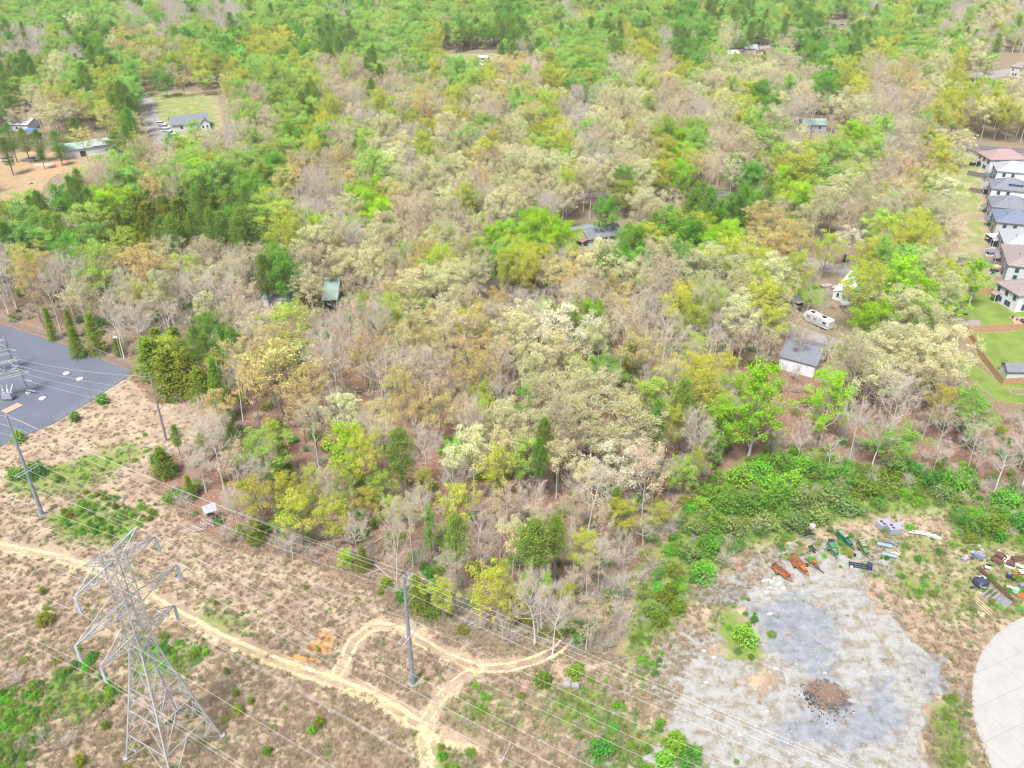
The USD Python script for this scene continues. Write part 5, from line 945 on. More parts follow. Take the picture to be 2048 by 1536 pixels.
for k in range(9):
    c = P(1850 + rnd.uniform(-9, 9), 1070 + rnd.uniform(-4, 4)) + [0, 0, .08 + .05 * k]; a = pk + rnd.uniform(-.16, .16); L = rnd.uniform(3.0, 6.2); tag(MB().box(c, (L, .22, .07), a).build('pale_plank', 'white_paint' if k % 3 else 'concrete_old'), f'whitish plank, {ONES[k]} from the bottom of the pile right of the cooling units', 'plank', 'planks piled right of the cooling units')
# scrap row at the right edge
t = thing('grey_engine', 'pale grey engine block, leftmost piece of the scrap row', 'engine', P(1929, 1121), .5); MB().box((0, 0, .4), (1.1, .8, .6)).build('block', 'lavender_grey', t); MB().cyl((.3, .1, .85), .25, .3).build('air_filter', 'stone_pale', t); MB().box((-.5, .3, .3), (.4, .5, .4)).build('sump', 'blue_grey', t)
t = thing('generator', 'blue grey generator box with a dark round end', 'generator', P(1956, 1117), -.7); MB().box((0, 0, .75), (1.9, .9, .9)).build('housing', 'blue_grey', t); MB().cyl((-.8, -.8, .45), .4, .6, 12, 0).build('alternator', 'navy_metal', t); MB().slab([(-1.5, .2, .5), (-.9, .2, .5), (-.9, 1.1, .5), (-1.5, 1.1, .5)], .1).build('tray', 'galvanized', t)
t = thing('small_compressor', 'small black and white compressor before the rusty pickup bed', 'compressor', P(1974, 1138), -.5); MB().cyl((0, 0, .4), .32, 1.0, 12, 0).build('tank', 'stone_pale', t); MB().box((.1, .3, .8), (.9, .25, .25)).build('head', 'black_metal', t); wheel(t, (-.4, -.4, .22), .22, .12)
t = thing('pickup_bed', 'rusty red pickup bed with a brown box in it', 'truck bed', P(1996, 1122), head((1985, 1130), (2005, 1112)))
MB().box((0, 0, .45), (2.6, 1.7, .14)).build('floor', 'rust', t)
for s in (-.85, .85): MB().box((0, s, .75), (2.6, .1, .6)).build('side_panel', 'rust', t)
MB().box((1.3, 0, .75), (.1, 1.7, .6)).build('head_panel', 'deep_rust', t); MB().box((.6, .1, .85), (1.0, 1.2, .7)).build('box', 'deep_rust', t); MB().box((-1.2, 0, .75), (.1, 1.6, .5)).build('tailgate', 'rust', t)
board(2011, 1122, (2.2, .8, .12), head((2005, 1130), (2015, 1115)), 'white_paint', 'long white panel right of the rusty pickup bed', .5)
t = thing('dark_rack', 'dark brown slatted rack at the right edge of the scrap row', 'rack', P(2040, 1121), .1)
for k in range(4): MB().bar((-1.6, -.6 + k * .4, .6), (1.8, -.6 + k * .4, .6), .13).build('rail', 'deep_rust', t)
for sx in (-1.5, 1.6): MB().bar((sx, -.7, .3), (sx, .7, .6), .16).build('end_bar', 'deep_rust', t)
t = thing('maroon_hopper', 'maroon hopper on a white base beside the white panel', 'hopper', P(2019, 1133), -.6); MB().slab([(-.8, -.6, 1.1), (.8, -.6, 1.1), (.7, .6, 1.0), (-.7, .6, 1.0)], .5).build('hopper', 'deep_rust', t); MB().box((0, 0, .3), (1.8, 1.2, .5)).build('base', 'white_paint', t)
board(2042, 1138, (2.4, .5, .3), -.75, 'white_paint', 'white beam leaning by the dark rack', .4, 'beam')
t = thing('navy_pump', 'navy blue pump on small feet under the maroon hopper', 'pump', P(2017, 1156), .3); MB().cyl((0, 0, .55), .5, .8, 12).build('drum', 'navy_metal', t); MB().box((.2, -.8, .3), (.6, .5, .5)).build('motor', 'black_metal', t); MB().box((0, .1, 1.0), (.5, .4, .2)).build('cap', 'blue_grey', t)
t = thing('orange_winch', 'orange rusty winch frame between navy pump and right edge', 'winch', P(2034, 1153), -.6); MB().box((0, 0, .35), (1.5, .8, .3)).build('frame', 'orange_paint', t); MB().cyl((.2, 0, .65), .25, .8, 12, 1).build('reel', 'rust', t)
t = thing('white_sink', 'white dished metal top with a round hole at right edge', 'sink', P(2044, 1147), 0); MB().box((0, 0, .5), (1.4, 1.0, .3)).build('top', 'white_paint', t); MB().cyl((.2, 0, .66), .18, .04).build('hole', 'black_metal', t)
t = thing('tarped_machine', 'machine under a dark blue tarp with white top, before the rusty beam', 'machine', P(1960, 1170), .25); sp = trimesh.creation.icosphere(2, 1.0); v_ = sp.vertices.copy(); v_ = np.sign(v_) * np.abs(v_) ** .6 * [1.3, 1.1, .8] + [0, 0, .7]; v_ += .06 * np.random.default_rng(2).normal(size=v_.shape); MB().add(v_, sp.faces).build('tarp', 'navy_metal', t); MB().slab([(-.1, .1, 1.56), (1.0, .0, 1.45), (.9, .8, 1.4), (-.2, .8, 1.5)], .06).build('white_sheet', 'white_paint', t); MB().bar((-1.6, -.5, .3), (-2.6, -.4, .45), .25).build('drawbar', 'navy_metal', t); MB().bar((-.9, -.9, .7), (.1, -1.3, .5), .14).build('white_bar', 'white_paint', t)
tag(MB().tube(P(1946, 1178) + [0, 0, .1], P(1967, 1190) + [0, 0, .1], .06).build('white_pipe', 'white_paint'), 'thin white pipe lying under the tarped machine', 'pipe')
t = thing('rusty_beam', 'long rusty truss beam lying diagonally through the scrap', 'beam', P(1955, 1137)); d = P(2030, 1208) - P(1955, 1137)
for s in (-.3, .3):
    o = np.array([-d[1], d[0], 0]) / np.linalg.norm(d) * s
    for z in (.15, .5): MB().bar(o + [0, 0, z], d + o + [0, 0, z], .12).build('chord', 'deep_rust', t)
for k in range(12):
    o = np.array([-d[1], d[0], 0]) / np.linalg.norm(d) * .3; MB().bar(d * k / 12 - o + [0, 0, .3], d * (k + 1) / 12 + o + [0, 0, .45], .09).build('lattice_bar', 'rust', t)
def rack(px, py, rz, L, Wd, n, mat, mat2, label):
    t = thing('steel_rack_panel', label, 'rack panel', P(px, py), rz)
    for k in range(n): MB().bar((-L / 2, -Wd / 2 + Wd * k / (n - 1), .35), (L / 2, -Wd / 2 + Wd * k / (n - 1), .35), .13).build('rail', mat if k % 2 else mat2, t)
    for sx in (-.48, -.16, .16, .48): MB().bar((L * sx, -Wd / 2, .2), (L * sx, Wd / 2, .2), .14).build('cross_rail', mat, t)
rk = head((1975, 1205), (2000, 1185)); rack(1983, 1192, rk, 3.0, 2.0, 6, 'lavender_grey', 'rust', 'rack panel of grey and rusty rails, left of two'); rack(2003, 1206, rk, 3.0, 2.2, 8, 'lavender_grey', 'lavender_grey', 'rack panel of pale grey rails, right of two')
for k, lab in enumerate(['far', 'middle', 'near']):
    a, b = P(1953 - k * 1, 1198 + k * 4), P(1991 - k * 6, 1230 + k * 1); c = (a + b) / 2; board_ = MB().box(c + [0, 0, .12], (np.linalg.norm(b - a), .28, .16), math.atan2(b[1] - a[1], b[0] - a[0])); tag(board_.build('yellow_beam', 'pale_timber'), f'{lab} one of the three yellow timber beams below the racks', 'timber beam')
t = thing('mint_barrel', 'mint green barrel on a pallet of pale junk at right edge', 'barrel', P(2028, 1184), 0); MB().cyl((.1, -.3, .65), .42, .9, 14).build('drum', 'mint_plastic', t); MB().box((-.4, .4, .4), (1.6, 1.2, .25), -.5).build('pallet', 'stone_pale', t); MB().box((-.8, .1, .55), (.8, .3, .2), -.5).build('bracket', 'navy_metal', t)
board(2044, 1193, (1.8, 1.4, .12), -.5, 'orange_paint', 'orange sheet lying at the right edge beside mint barrel', .2); board(2046, 1222, (1.6, 1.0, .2), -.8, 'blue_plastic', 'light blue panel at the right edge below the junk', .1); board(2043, 1172, (1.0, .9, .4), .2, 'blue_grey', 'blue grey ringed tub at right edge above orange sheet', .1, 'tub')
# ------------------------------------------------------------------ buildings, fences, vehicles
def house(name, label, A, B, depth, h, roof, wallm, roofm, rise=2.4, wins=(), near=(), over=.45, cat='house', extra=None, frame='white_paint', world=False, minlen=0, grp=None):
    """A, B: the two ends of the wall nearest the viewer, in photo pixels, the house lying to the right of A->B"""
    a, b = (np.array(A), np.array(B)) if world else (P(*A), P(*B)); L = max(np.linalg.norm(b - a), minlen); w = (b - a) / np.linalg.norm(b - a); e = np.array([w[1], -w[0], 0])
    t = thing(name, label, cat, a, math.atan2(e[1], e[0]), grp)        # local x into the house, local y along the wall
    D = depth; m = MB(); m.box((D / 2, L / 2, h / 2), (D, L, h)); 
    o = over; x0, x1, y0, y1 = -o, D + o, -o, L + o; R = MB(); th = .16
    if roof == 'hip':
        s = min(D, L) / 2 + o
        if L >= D: r0, r1 = (D / 2, y0 + s, h + rise), (D / 2, y1 - s, h + rise)
        else: r0, r1 = (x0 + s, L / 2, h + rise), (x1 - s, L / 2, h + rise)
        c = [(x0, y0, h), (x1, y0, h), (x1, y1, h), (x0, y1, h)]
        if L >= D: F_ = [[c[0], c[1], r0], [c[1], c[2], r1, r0], [c[2], c[3], r1], [c[3], c[0], r0, r1]]
        else: F_ = [[c[0], c[1], r1, r0], [c[1], c[2], r1], [c[2], c[3], r0, r1], [c[3], c[0], r0]]
        for f in F_: R.slab(np.array(f) + [0, 0, .12], th)
    elif roof == 'gable_y':     # ridge along the wall
        for s, ex in ((x0, D / 2), (x1, D / 2)): R.slab([(s, y0, h - .1), (s, y1, h - .1), (ex, y1, h + rise), (ex, y0, h + rise)], th)
        for yy in (0.0, L): m.add([(0, yy, h), (D, yy, h), (D / 2, yy, h + rise - .25)], [[0, 1, 2]])
    elif roof == 'gable_x':
        for s, ey in ((y0, L / 2), (y1, L / 2)): R.slab([(x0, s, h - .1), (x1, s, h - .1), (x1, ey, h + rise), (x0, ey, h + rise)], th)
        for xx in (0.0, D): m.add([(xx, 0, h), (xx, L, h), (xx, L / 2, h + rise - .25)], [[0, 1, 2]])
    elif roof == 'shed': R.slab([(x0, y0, h), (x1, y0, h + rise), (x1, y1, h + rise), (x0, y1, h)], th); m.add([(0, 0, h), (D, 0, h), (D, 0, h + rise - .2), (0, L, h), (D, L, h), (D, L, h + rise - .2)], [[0, 1, 2], [3, 5, 4], [1, 4, 5], [1, 5, 2]])
    m.build('wall', wallm, t); rf = R.build('roof', roofm, t)
    for yv, zv, ww, hh in wins:     # on the wall between A and B
        f = MB().box((-.03, yv * L, zv), (.08, ww + .2, hh + .2)).build('window', frame, t); MB().box((-.06, yv * L, zv), (.06, ww, hh)).build('pane', 'dark_glass', f)
    for xv, zv, ww, hh in near:     # on the end wall at A
        f = MB().box((xv * D, -.03, zv), (ww + .2, .08, hh + .2)).build('window', frame, t); MB().box((xv * D, -.06, zv), (ww, .06, hh)).build('pane', 'dark_glass', f)
    if extra: extra(t, L, D, rf)
    return t
W2 = [(.15, 4.0, 1.0, 1.3), (.5, 4.0, 1.0, 1.3), (.85, 4.0, 1.0, 1.3), (.3, 1.4, .9, 1.4), (.42, 1.4, .9, 1.4), (.68, 1.4, .9, 1.4), (.8, 1.4, .9, 1.4)]
def vents(t, L, D, rf):
    for k in range(3): MB().cyl((D * (.3 + .2 * k), L * .3, 7.0 + .2 * k), .1, .5, 6).build('vent_pipe', 'black_metal', rf)
    MB().slab([(-1.6, L * .75, 2.5), (0, L * .75, 3.1), (0, L * .97, 3.1), (-1.6, L * .97, 2.5)], .12).build('porch_roof', t.GetCustomDataByKey('roofm'), t)
    for s in (.76, .96): MB().bar((-1.5, L * s, 0), (-1.5, L * s, 2.5), .14).build('porch_post', 'white_paint', t)
def row_house(A, B, label, wallm, roofm, rise, roof='hip', ml=9.5, depth=13, h=5.4, ex=None):
    def extra(t, L, D, rf):
        for k in range(3): MB().cyl((D * (.25 + .17 * k), L * .32, h + rise * .62), .09, .9, 6).build('vent_pipe', 'black_metal', rf)
        MB().slab([(-1.7, L * .7, 2.5), (.1, L * .7, 3.2), (.1, L * .97, 3.2), (-1.7, L * .97, 2.5)], .12).build('porch_roof', roofm, t)
        for s in (.72, .95): MB().bar((-1.55, L * s, 0), (-1.55, L * s, 2.4), .14).build('porch_post', 'white_paint', t)
        MB().box((-.02, L * .84, 1.05), (.08, 1.6, 2.1)).build('door', 'dark_glass', t); MB().box((D / 2, -.02, h - .12), (D + .6, .06, .2)).build('fascia', 'white_paint', t)
        MB().box((-.02, L / 2, h - .12), (.06, L + .6, .2)).build('fascia', 'white_paint', t)
        if ex: ex(t, L, D, rf)
    return house('suburban_house', label, A, B, depth, h, roof, wallm, roofm, rise, W2, [(.2, 4.0, 1.0, 1.3), (.2, 1.4, 1.0, 1.8), (.45, 4.0, 1.0, 1.3)], .5, 'house', extra, 'teal_frame', minlen=ml, grp='row of houses along the right edge')
def solar(t, L, D, rf):
    for i in range(4):
        for j in range(2):
            y_, x_ = L * (.02 + .1 * j), D * (.42 + .1 * i); MB().slab([(x_, y_ + .1, 5.72 + .9 * j), (x_ + 1.15, y_ + .1, 5.72 + .9 * j), (x_ + 1.15, y_ + .98, 6.3 + .9 * j), (x_, y_ + .98, 6.3 + .9 * j)], .05).build('solar_panel', 'solar_panel', rf)
row_house((2028, 625), (1998, 606), 'white two storey house with brown roof, nearest of the right row', 'white_wall', 'shingle_brown', 2.4)
row_house((2008, 562), (1995, 520), 'pale house with stepped brown roofs, second from the near end', 'grey_wall', 'shingle_brown', 3.0, ml=11)
row_house((2003, 521), (1990, 488), 'beige house with pale grey roof, third from the near end', 'beige_wall', 'shingle_pale', 3.2, ml=11)
row_house((1986, 473), (1976, 448), 'beige house with slate blue hip roof, fourth from the near end', 'beige_wall', 'shingle_blue', 3.0, ml=10)
row_house((1977, 442), (1969, 421), 'pale house with plain grey hip roof, middle of the right row', 'white_wall', 'shingle_grey', 3.0, ml=10)
row_house((1976, 404), (1972, 386), 'house with dark grey roof carrying solar panels', 'white_wall', 'shingle_grey', 3.2, ml=10, ex=solar)
row_house((1988, 368), (1980, 352), 'house with very pale grey roof behind the teal pergola', 'white_wall', 'shingle_pale', 3.0, ml=10)
row_house((1975, 345), (1962, 337), 'red roofed white house, farthest of the right row', 'white_wall', 'shingle_red', 3.0, ml=10, depth=15)
def fence(pts, label, mat, h=1.9, pw=2.4):
    g = [P(*p) for p in pts]; t = thing('board_fence', label, 'fence', g[0]); o = g[0]
    for a, b in zip(g, g[1:]):
        a, b = a - o, b - o; L = np.linalg.norm(b - a); n = max(int(round(L / pw)), 1); d = (b - a) / L; rz = math.atan2(d[1], d[0])
        for k in range(n):
            c = a + (b - a) * (k + .5) / n; pl = MB()
            for j in range(8): pl.box(c + d * ((j - 3.5) * L / n / 8) + [0, 0, h / 2 + rnd.uniform(-.05, .05)], (L / n / 8 * .94, .03 + .01 * (j % 2), h), rz)
            pl.build('fence_panel', mat, t); MB().bar(a + (b - a) * k / n, a + (b - a) * k / n + [0, 0, h + .12], .12).build('post', mat, t)
        for z in (.4, h - .3): MB().bar(a + [0, 0, z], b + [0, 0, z], .09).build('rail', mat, t)
fence([(1932, 664), (1985, 662), (2060, 658)], 'orange brown board fence between the two green lawns', 'fence_timber')
fence([(1932, 664), (1948, 690), (1958, 712), (2003, 770), (2070, 766)], 'brown board fence bending round the small white shed', 'fence_timber')
fence([(1958, 586), (1981, 588), (1996, 602)], 'short brown board fence left of the nearest white house', 'fence_timber')
fence([(1915, 525), (1960, 530), (2008, 536)], 'weathered dark fence behind the lime green yard tree', 'fence_grey'); fence([(1938, 384), (1982, 390)], 'short reddish brown fence below the farthest yards', 'fence_dark'); fence([(1934, 350), (1972, 357)], 'short dark brown fence beside the teal pergola', 'fence_dark')
fence([(1928, 296), (1990, 302), (2060, 307)], 'long grey fence along the far wood behind the red roof', 'fence_grey'); fence([(1932, 304), (1972, 318)], 'grey fence running to the red roofed house', 'fence_grey')
ps = thing('playset', 'dark timber playset with roof and slide in the lawn corner', 'playset', P(1914, 632), .3)
for sx in (-1, 1):
    for sy in (-.9, .9): MB().bar((sx, sy, 0), (sx, sy, 3.0), .14).build('post', 'fence_dark', ps)
MB().box((0, 0, 1.4), (2.1, 1.9, .12)).build('deck', 'fence_dark', ps); MB().slab([(-1.3, -1.2, 3.0), (1.3, -1.2, 3.0), (1.3, 0, 3.5), (-1.3, 0, 3.5)], .1).build('roof', 'weathered_timber', ps); MB().slab([(-1.3, 1.2, 3.0), (1.3, 1.2, 3.0), (1.3, 0, 3.5), (-1.3, 0, 3.5)], .1).build('roof', 'weathered_timber', ps)
MB().slab([(1.05, -.4, 1.4), (3.6, -.4, .2), (3.6, .3, .2), (1.05, .3, 1.4)], .15).build('slide', 'navy_metal', ps); m = MB(); m.bar((-1, -.9, 2.3), (-4, -.9, 2.3), .12); m.bar((-4, -.9, 2.3), (-4, -1.6, 0), .1); m.bar((-4, -.9, 2.3), (-4, -.2, 0), .1); m.build('swing_frame', 'fence_dark', ps)
for k in range(2): MB().box((-2 - k * 1.1, -.9, .6), (.5, .25, .05)).build('swing_seat', 'navy_metal', ps)
tag(MB().prism(G([(1912, 640), (1960, 640), (1962, 651), (1925, 652)]), 0, .05).build('play_area', 'patio'), 'bare timber edged patch under the playset', 'play area')
house('garden_shed', 'small white shed with grey roof inside the brown fence', (2075, 758), (2012, 757), 4.0, 2.3, 'gable_y', 'white_paint', 'shingle_grey', 1.3, [(.3, 1.3, .7, .7)], cat='shed')
def patio(px, label, mat='patio'): tag(MB().prism(G(px), 0, .08).build('patio', mat), label, 'patio')
patio([(2017, 634), (2070, 634), (2070, 655), (2031, 653), (2026, 643)], 'pinkish patio beside the nearest white house', 'terracotta'); patio([(1974, 541), (2006, 541), (2006, 556), (1974, 550)], 'pale patio with chairs by the second house'); patio([(1962, 362), (1990, 362), (1984, 378), (1960, 376)], 'pale patio under the teal pergola')
patio([(1968, 498), (1996, 490), (2000, 512), (1972, 514)], 'pale curved patio round the covered hot tub', 'concrete_old')
def table_set(px, py, label, top='black_metal'):
    t = thing('garden_table', label, 'table', P(px, py) + [0, 0, .08], rnd.uniform(0, 1)); MB().cyl((0, 0, .72), .65, .05, 14).build('table_top', top, t); MB().cyl((0, 0, .36), .06, .7, 8).build('pedestal', 'black_metal', t)
def chair(px, py, label, mat='black_metal'):
    t = thing('garden_chair', label, 'chair', P(px, py) + [0, 0, .08], rnd.uniform(0, 6)); MB().box((0, 0, .42), (.5, .5, .07)).build('seat', mat, t); MB().box((-.25, 0, .75), (.06, .5, .6)).build('backrest', mat, t)
    for sx in (-.2, .2):
        for sy in (-.2, .2): MB().bar((sx, sy, 0), (sx, sy, .42), .05).build('leg', mat, t)
table_set(2043, 644, 'dark round table on the pinkish patio'); chair(2034, 641, 'dark chair left of the table on the pinkish patio'); chair(2045, 650, 'dark chair in front of the table on the pinkish patio'); chair(2024, 638, 'dark chair by the house corner on the pinkish patio')
table_set(1986, 546, 'dark round table on the patio by the second house'); chair(1980, 543, 'dark chair left of the second house\'s table'); chair(1983, 550, 'dark chair in front of the second house\'s table'); chair(2002, 549, 'dark chair by the wall of the second house')
um = thing('sun_umbrella', 'pink sun umbrella above the second house\'s patio', 'umbrella', P(1990, 544)); MB().tube([0, 0, 0], [0, 0, 2.5], .04).build('pole', 'white_paint', um); MB().tube([0, 0, 2.1], [0, 0, 2.65], 1.4, .05, 8).build('canopy', 'terracotta', um)
ht = thing('hot_tub_cover', 'grey roofed hot tub shelter on the curved patio', 'hot tub', P(1985, 508), .1); MB().box((0, 0, 1.2), (4.4, 3.0, .15)).build('roof', 'fence_grey', ht); MB().box((0, 0, .5), (2.4, 2.2, .9)).build('tub', 'grey_wall', ht)
for sx in (-2, 2):
    for sy in (-1.3, 1.3): MB().bar((sx, sy, 0), (sx, sy, 1.2), .14).build('post', 'white_paint', ht)
gz = thing('black_gazebo', 'black gazebo with a pale top behind the hot tub', 'gazebo', P(1984, 484)); MB().box((0, 0, 2.5), (4.2, 3.2, .2)).build('canopy', 'white_paint', gz); MB().box((0, 0, 2.0), (4.0, 3.0, .6)).build('valance', 'black_metal', gz)
for sx in (-1.9, 1.9):
    for sy in (-1.4, 1.4): MB().bar((sx, sy, 0), (sx, sy, 2.5), .14).build('post', 'black_metal', gz)
pg = thing('teal_pergola', 'dark teal slatted pergola on the side of the far house', 'pergola', P(1984, 362), -.1)
for k in range(9): MB().box((-3.6 + k * .9, 0, 2.7), (.25, 3.4, .18)).build('slat', 'teal_frame', pg)
for sy in (-1.6, 1.6): MB().box((0, sy, 2.52), (8, .16, .2)).build('beam', 'teal_frame', pg)
for sx in (-3.6, 0, 3.6): MB().bar((sx, -1.6, 0), (sx, -1.6, 2.5), .16).build('post', 'teal_frame', pg)
gt = thing('black_trampoline', 'dark garden set beside the red roofed house', 'garden set', P(1953, 331)); MB().box((0, 0, .8), (3.2, 1.0, .5)).build('bench', 'black_metal', gt); MB().cyl((-2.3, .2, .7), .8, 1.0, 12).build('drum', 'black_metal', gt); MB().box((.8, 0, 1.15), (1.3, .9, .12)).build('cushion', 'white_paint', gt)
fp_ = thing('fire_pit', 'small round stone fire pit in the dry lawn', 'fire pit', P(1923, 534)); MB().cyl((0, 0, .25), .8, .5, 14).build('ring', 'weathered_timber', fp_); MB().cyl((0, 0, .5), .6, .06, 14).build('ash', 'charcoal', fp_)
# --- houses in the wood
def grey_extra(t, L, D, rf):
    MB().slab([(-.2, L + .2, 3.0), (D * .75, L + .2, 3.0), (D * .5, L + 3.6, 2.3), (-.6, L + 3.0, 2.3)], .12).build('lean_to_roof', 'metal_red', t)
    for xx in (-.3, D * .45): MB().bar((xx, L + 2.9, 0), (xx, L + 2.9, 2.3), .15).build('post', 'white_paint', t)
    MB().slab([(D, L * .42, 3.0), (D + 4.5, L * .42, 2.5), (D + 4.5, L + 1.5, 2.5), (D, L + 1.5, 3.0)], .12).build('porch_roof', 'metal_pale', t)
    for yy in (L * .45, L): MB().bar((D + 4.2, yy, 0), (D + 4.2, yy, 2.5), .14).build('post', 'white_paint', t)
    MB().box((D * .45, L * .55, 5.6), (.5, .5, 1.4)).build('chimney', 'black_metal', rf)
house('ranch_house', 'low white house with grey roof and red lean-to among the trees', (1243, 482), (1178, 494), 9.0, 3.0, 'gable_y', 'white_wall', 'shingle_grey', 2.1, [(.78, 1.6, 1.3, 1.3), (.5, 1.6, .9, 1.3), (.2, 1.7, .7, 1.6), (.27, 1.7, .7, 1.6), (.34, 1.7, .7, 1.6)], [(.5, 1.7, 1.0, 1.2)], .6, extra=grey_extra)
def barn_extra(t, L, D, rf):
    for k in range(6): MB().box((-.05, L * (.02 + .19 * k), 1.9), (.06, .1, 3.8)).build('wall_seam', 'grey_wall', t)
    MB().box((-.06, L * .82, .9), (.08, 1.2, 1.6)).build('door', 'grey_wall', t)
house('white_barn', 'white sided barn with dark grey roof behind the lime tree', (1626, 756), (1556, 737), 12.0, 3.9, 'gable_y', 'white_wall', 'shingle_grey', 2.0, (), [(.5, 2.0, .9, 1.2)], .4, 'barn', barn_extra)
def mh_extra(t, L, D, rf):
    MB().box((-1.4, L * .45, .45), (2.2, 3.0, .14)).build('deck', 'weathered_timber', t)
    for yy in (L * .33, L * .57): MB().bar((-2.4, yy, 0), (-2.4, yy, 1.4), .1).build('deck_post', 'weathered_timber', t)
    MB().box((-.04, L * .45, 1.5), (.08, .9, 2.0)).build('door', 'blue_grey', t)
house('mobile_home', 'white mobile home with white metal roof and wooden deck', (1664, 598), (1700, 556), 4.6, 2.8, 'gable_y', 'white_wall', 'white_paint', .7, [(.15, 1.8, .9, .9), (.75, 1.8, .9, .9)], [(.3, 1.7, .7, 1.2), (.7, 1.7, .9, 1.0)], .2, 'mobile home', mh_extra)
house('mobile_home', 'white mobile home behind bare trunks left of the green barn', (584, 618), (527, 612), 4.2, 2.8, 'gable_y', 'white_wall', 'metal_pale', .6, [(.3, 1.6, .7, .8), (.75, 1.6, .8, .8)], [(.5, 1.6, .8, .8)], .2, 'mobile home')
def gb(t, L, D, rf):
    MB().box((-.03, L * .5, 1.5), (.1, L * .86, 2.9)).build('open_bay', 'black_metal', t)
house('green_barn', 'barn with pale green metal roof and a dark open front', (675, 618), (648, 619), 11.5, 3.2, 'shed', 'grey_wall', 'metal_green', 1.6, (), (), .4, 'barn', gb)
def farm(t, L, D, rf):
    for s, ey in ((-.3, 2.3), (4.9, 2.3)): MB().slab([(-3.2, s, 3.1), (D / 2, s, 3.1), (D / 2, ey, 5.3), (-3.2, ey, 5.3)], .14).build('wing_roof', 'shingle_grey', t)
    m = MB(); m.box((-1.4, 2.3, 1.6), (2.8, 4.6, 3.2)); m.add([(-2.8, 0, 3.2), (-2.8, 4.6, 3.2), (-2.8, 2.3, 5.1)], [[0, 1, 2]]); m.build('wing', 'white_wall', t); 
    for yy in (1.3, 3.3):
        f = MB().box((-2.84, yy, 1.7), (.08, 1.0, 1.3)).build('window', 'white_paint', t); MB().box((-2.88, yy, 1.7), (.06, .8, 1.1)).build('pane', 'dark_glass', f)
house('farmhouse', 'white farmhouse with slate grey roof below the tan lawn', (420, 256), (346, 264), 10, 3.3, 'gable_y', 'white_wall', 'shingle_grey', 3.0, [(.5, 1.7, 1.2, 1.3), (.75, 1.7, 1.2, 1.3)], [(.5, 1.7, 1.2, 1.3)], .5, extra=farm)
def longb(t, L, D, rf):
    MB().box((-.04, L * .62, 1.3), (.1, L * .12, 2.4)).build('open_bay', 'black_metal', t); MB().box((-.04, L * .88, 1.4), (.1, 3.2, 2.6)).build('garage_door', 'white_paint', t); MB().box((-.04, L * .28, 1.8), (.1, 4.5, 1.6)).build('shutter', 'grey_wall', t)
    MB().slab([(-.6, -.6, 4.05), (D / 2, -.6, 5.75), (D / 2, L * .42, 5.75), (-.6, L * .42, 4.05)], .12).build('grey_roof_section', 'shingle_pale', rf); MB().box((D * .5, .4, 5.6), (.8, .8, 1.6)).build('chimney', 'white_paint', rf)
house('long_workshop', 'long white workshop with green and grey roof at the red soil', (229, 305), (130, 318), 9, 3.8, 'gable_y', 'white_wall', 'metal_green', 1.7, (), [(.5, 1.8, 1.0, 1.0)], .5, 'workshop', longb)
house('white_shed', 'white roofed shed half hidden by pines at the left edge', (58, 263), (14, 262), 12, 3.4, 'gable_y', 'white_wall', 'white_paint', 1.4, [(.5, 1.6, 1.0, 1.0)], cat='shed')
cn = thing('blue_canopy', 'blue tarpaulin canopy beside the white roofed shed', 'canopy', P(68, 270)); MB().slab([(-3, -2.5, 2.4), (3, -2.5, 2.4), (3, 0, 3.2), (-3, 0, 3.2)], .08).build('tarp', 'blue_tarp', cn); MB().slab([(-3, 2.5, 2.4), (3, 2.5, 2.4), (3, 0, 3.2), (-3, 0, 3.2)], .08).build('tarp', 'blue_tarp', cn)
for sx in (-2.8, 2.8):
    for sy in (-2.3, 2.3): MB().bar((sx, sy, 0), (sx, sy, 2.4), .1).build('post', 'galvanized', cn)
house('cottage', 'small grey green roofed house seen through pale oaks', (1652, 262), (1606, 262), 9, 3, 'gable_y', 'grey_wall', 'metal_green', 1.8, [(.3, 1.6, 1.2, 1.2), (.7, 1.6, 1.2, 1.2)])
house('brown_house', 'house with brown roof in the upper right corner', (2060, 158), (2016, 152), 14, 5.5, 'hip', 'beige_wall', 'shingle_brown', 3.0, W2)
house('far_trailer', 'white trailer in the far clearing, nearer of two', (978, 140), (950, 138), 4, 2.8, 'gable_y', 'white_wall', 'white_paint', .7, [(.3, 1.6, 1, 1), (.7, 1.6, 1, 1)], cat='mobile home'); house('far_trailer', 'white trailer in the far clearing, farther of two', (975, 124), (955, 123), 4, 2.8, 'gable_y', 'white_wall', 'white_paint', .7, [(.5, 1.6, 1, 1)], cat='mobile home')
house('far_house', 'white house roof beside the distant road', (1512, 108), (1488, 107), 10, 3.2, 'gable_y', 'white_wall', 'shingle_pale', 2.0, [(.5, 1.6, 1.2, 1.2)]); house('far_house', 'low pale building left along the distant road', (1476, 118), (1440, 117), 9, 3.2, 'gable_y', 'white_wall', 'white_paint', 1.6, [(.5, 1.6, 1.2, 1.2)])
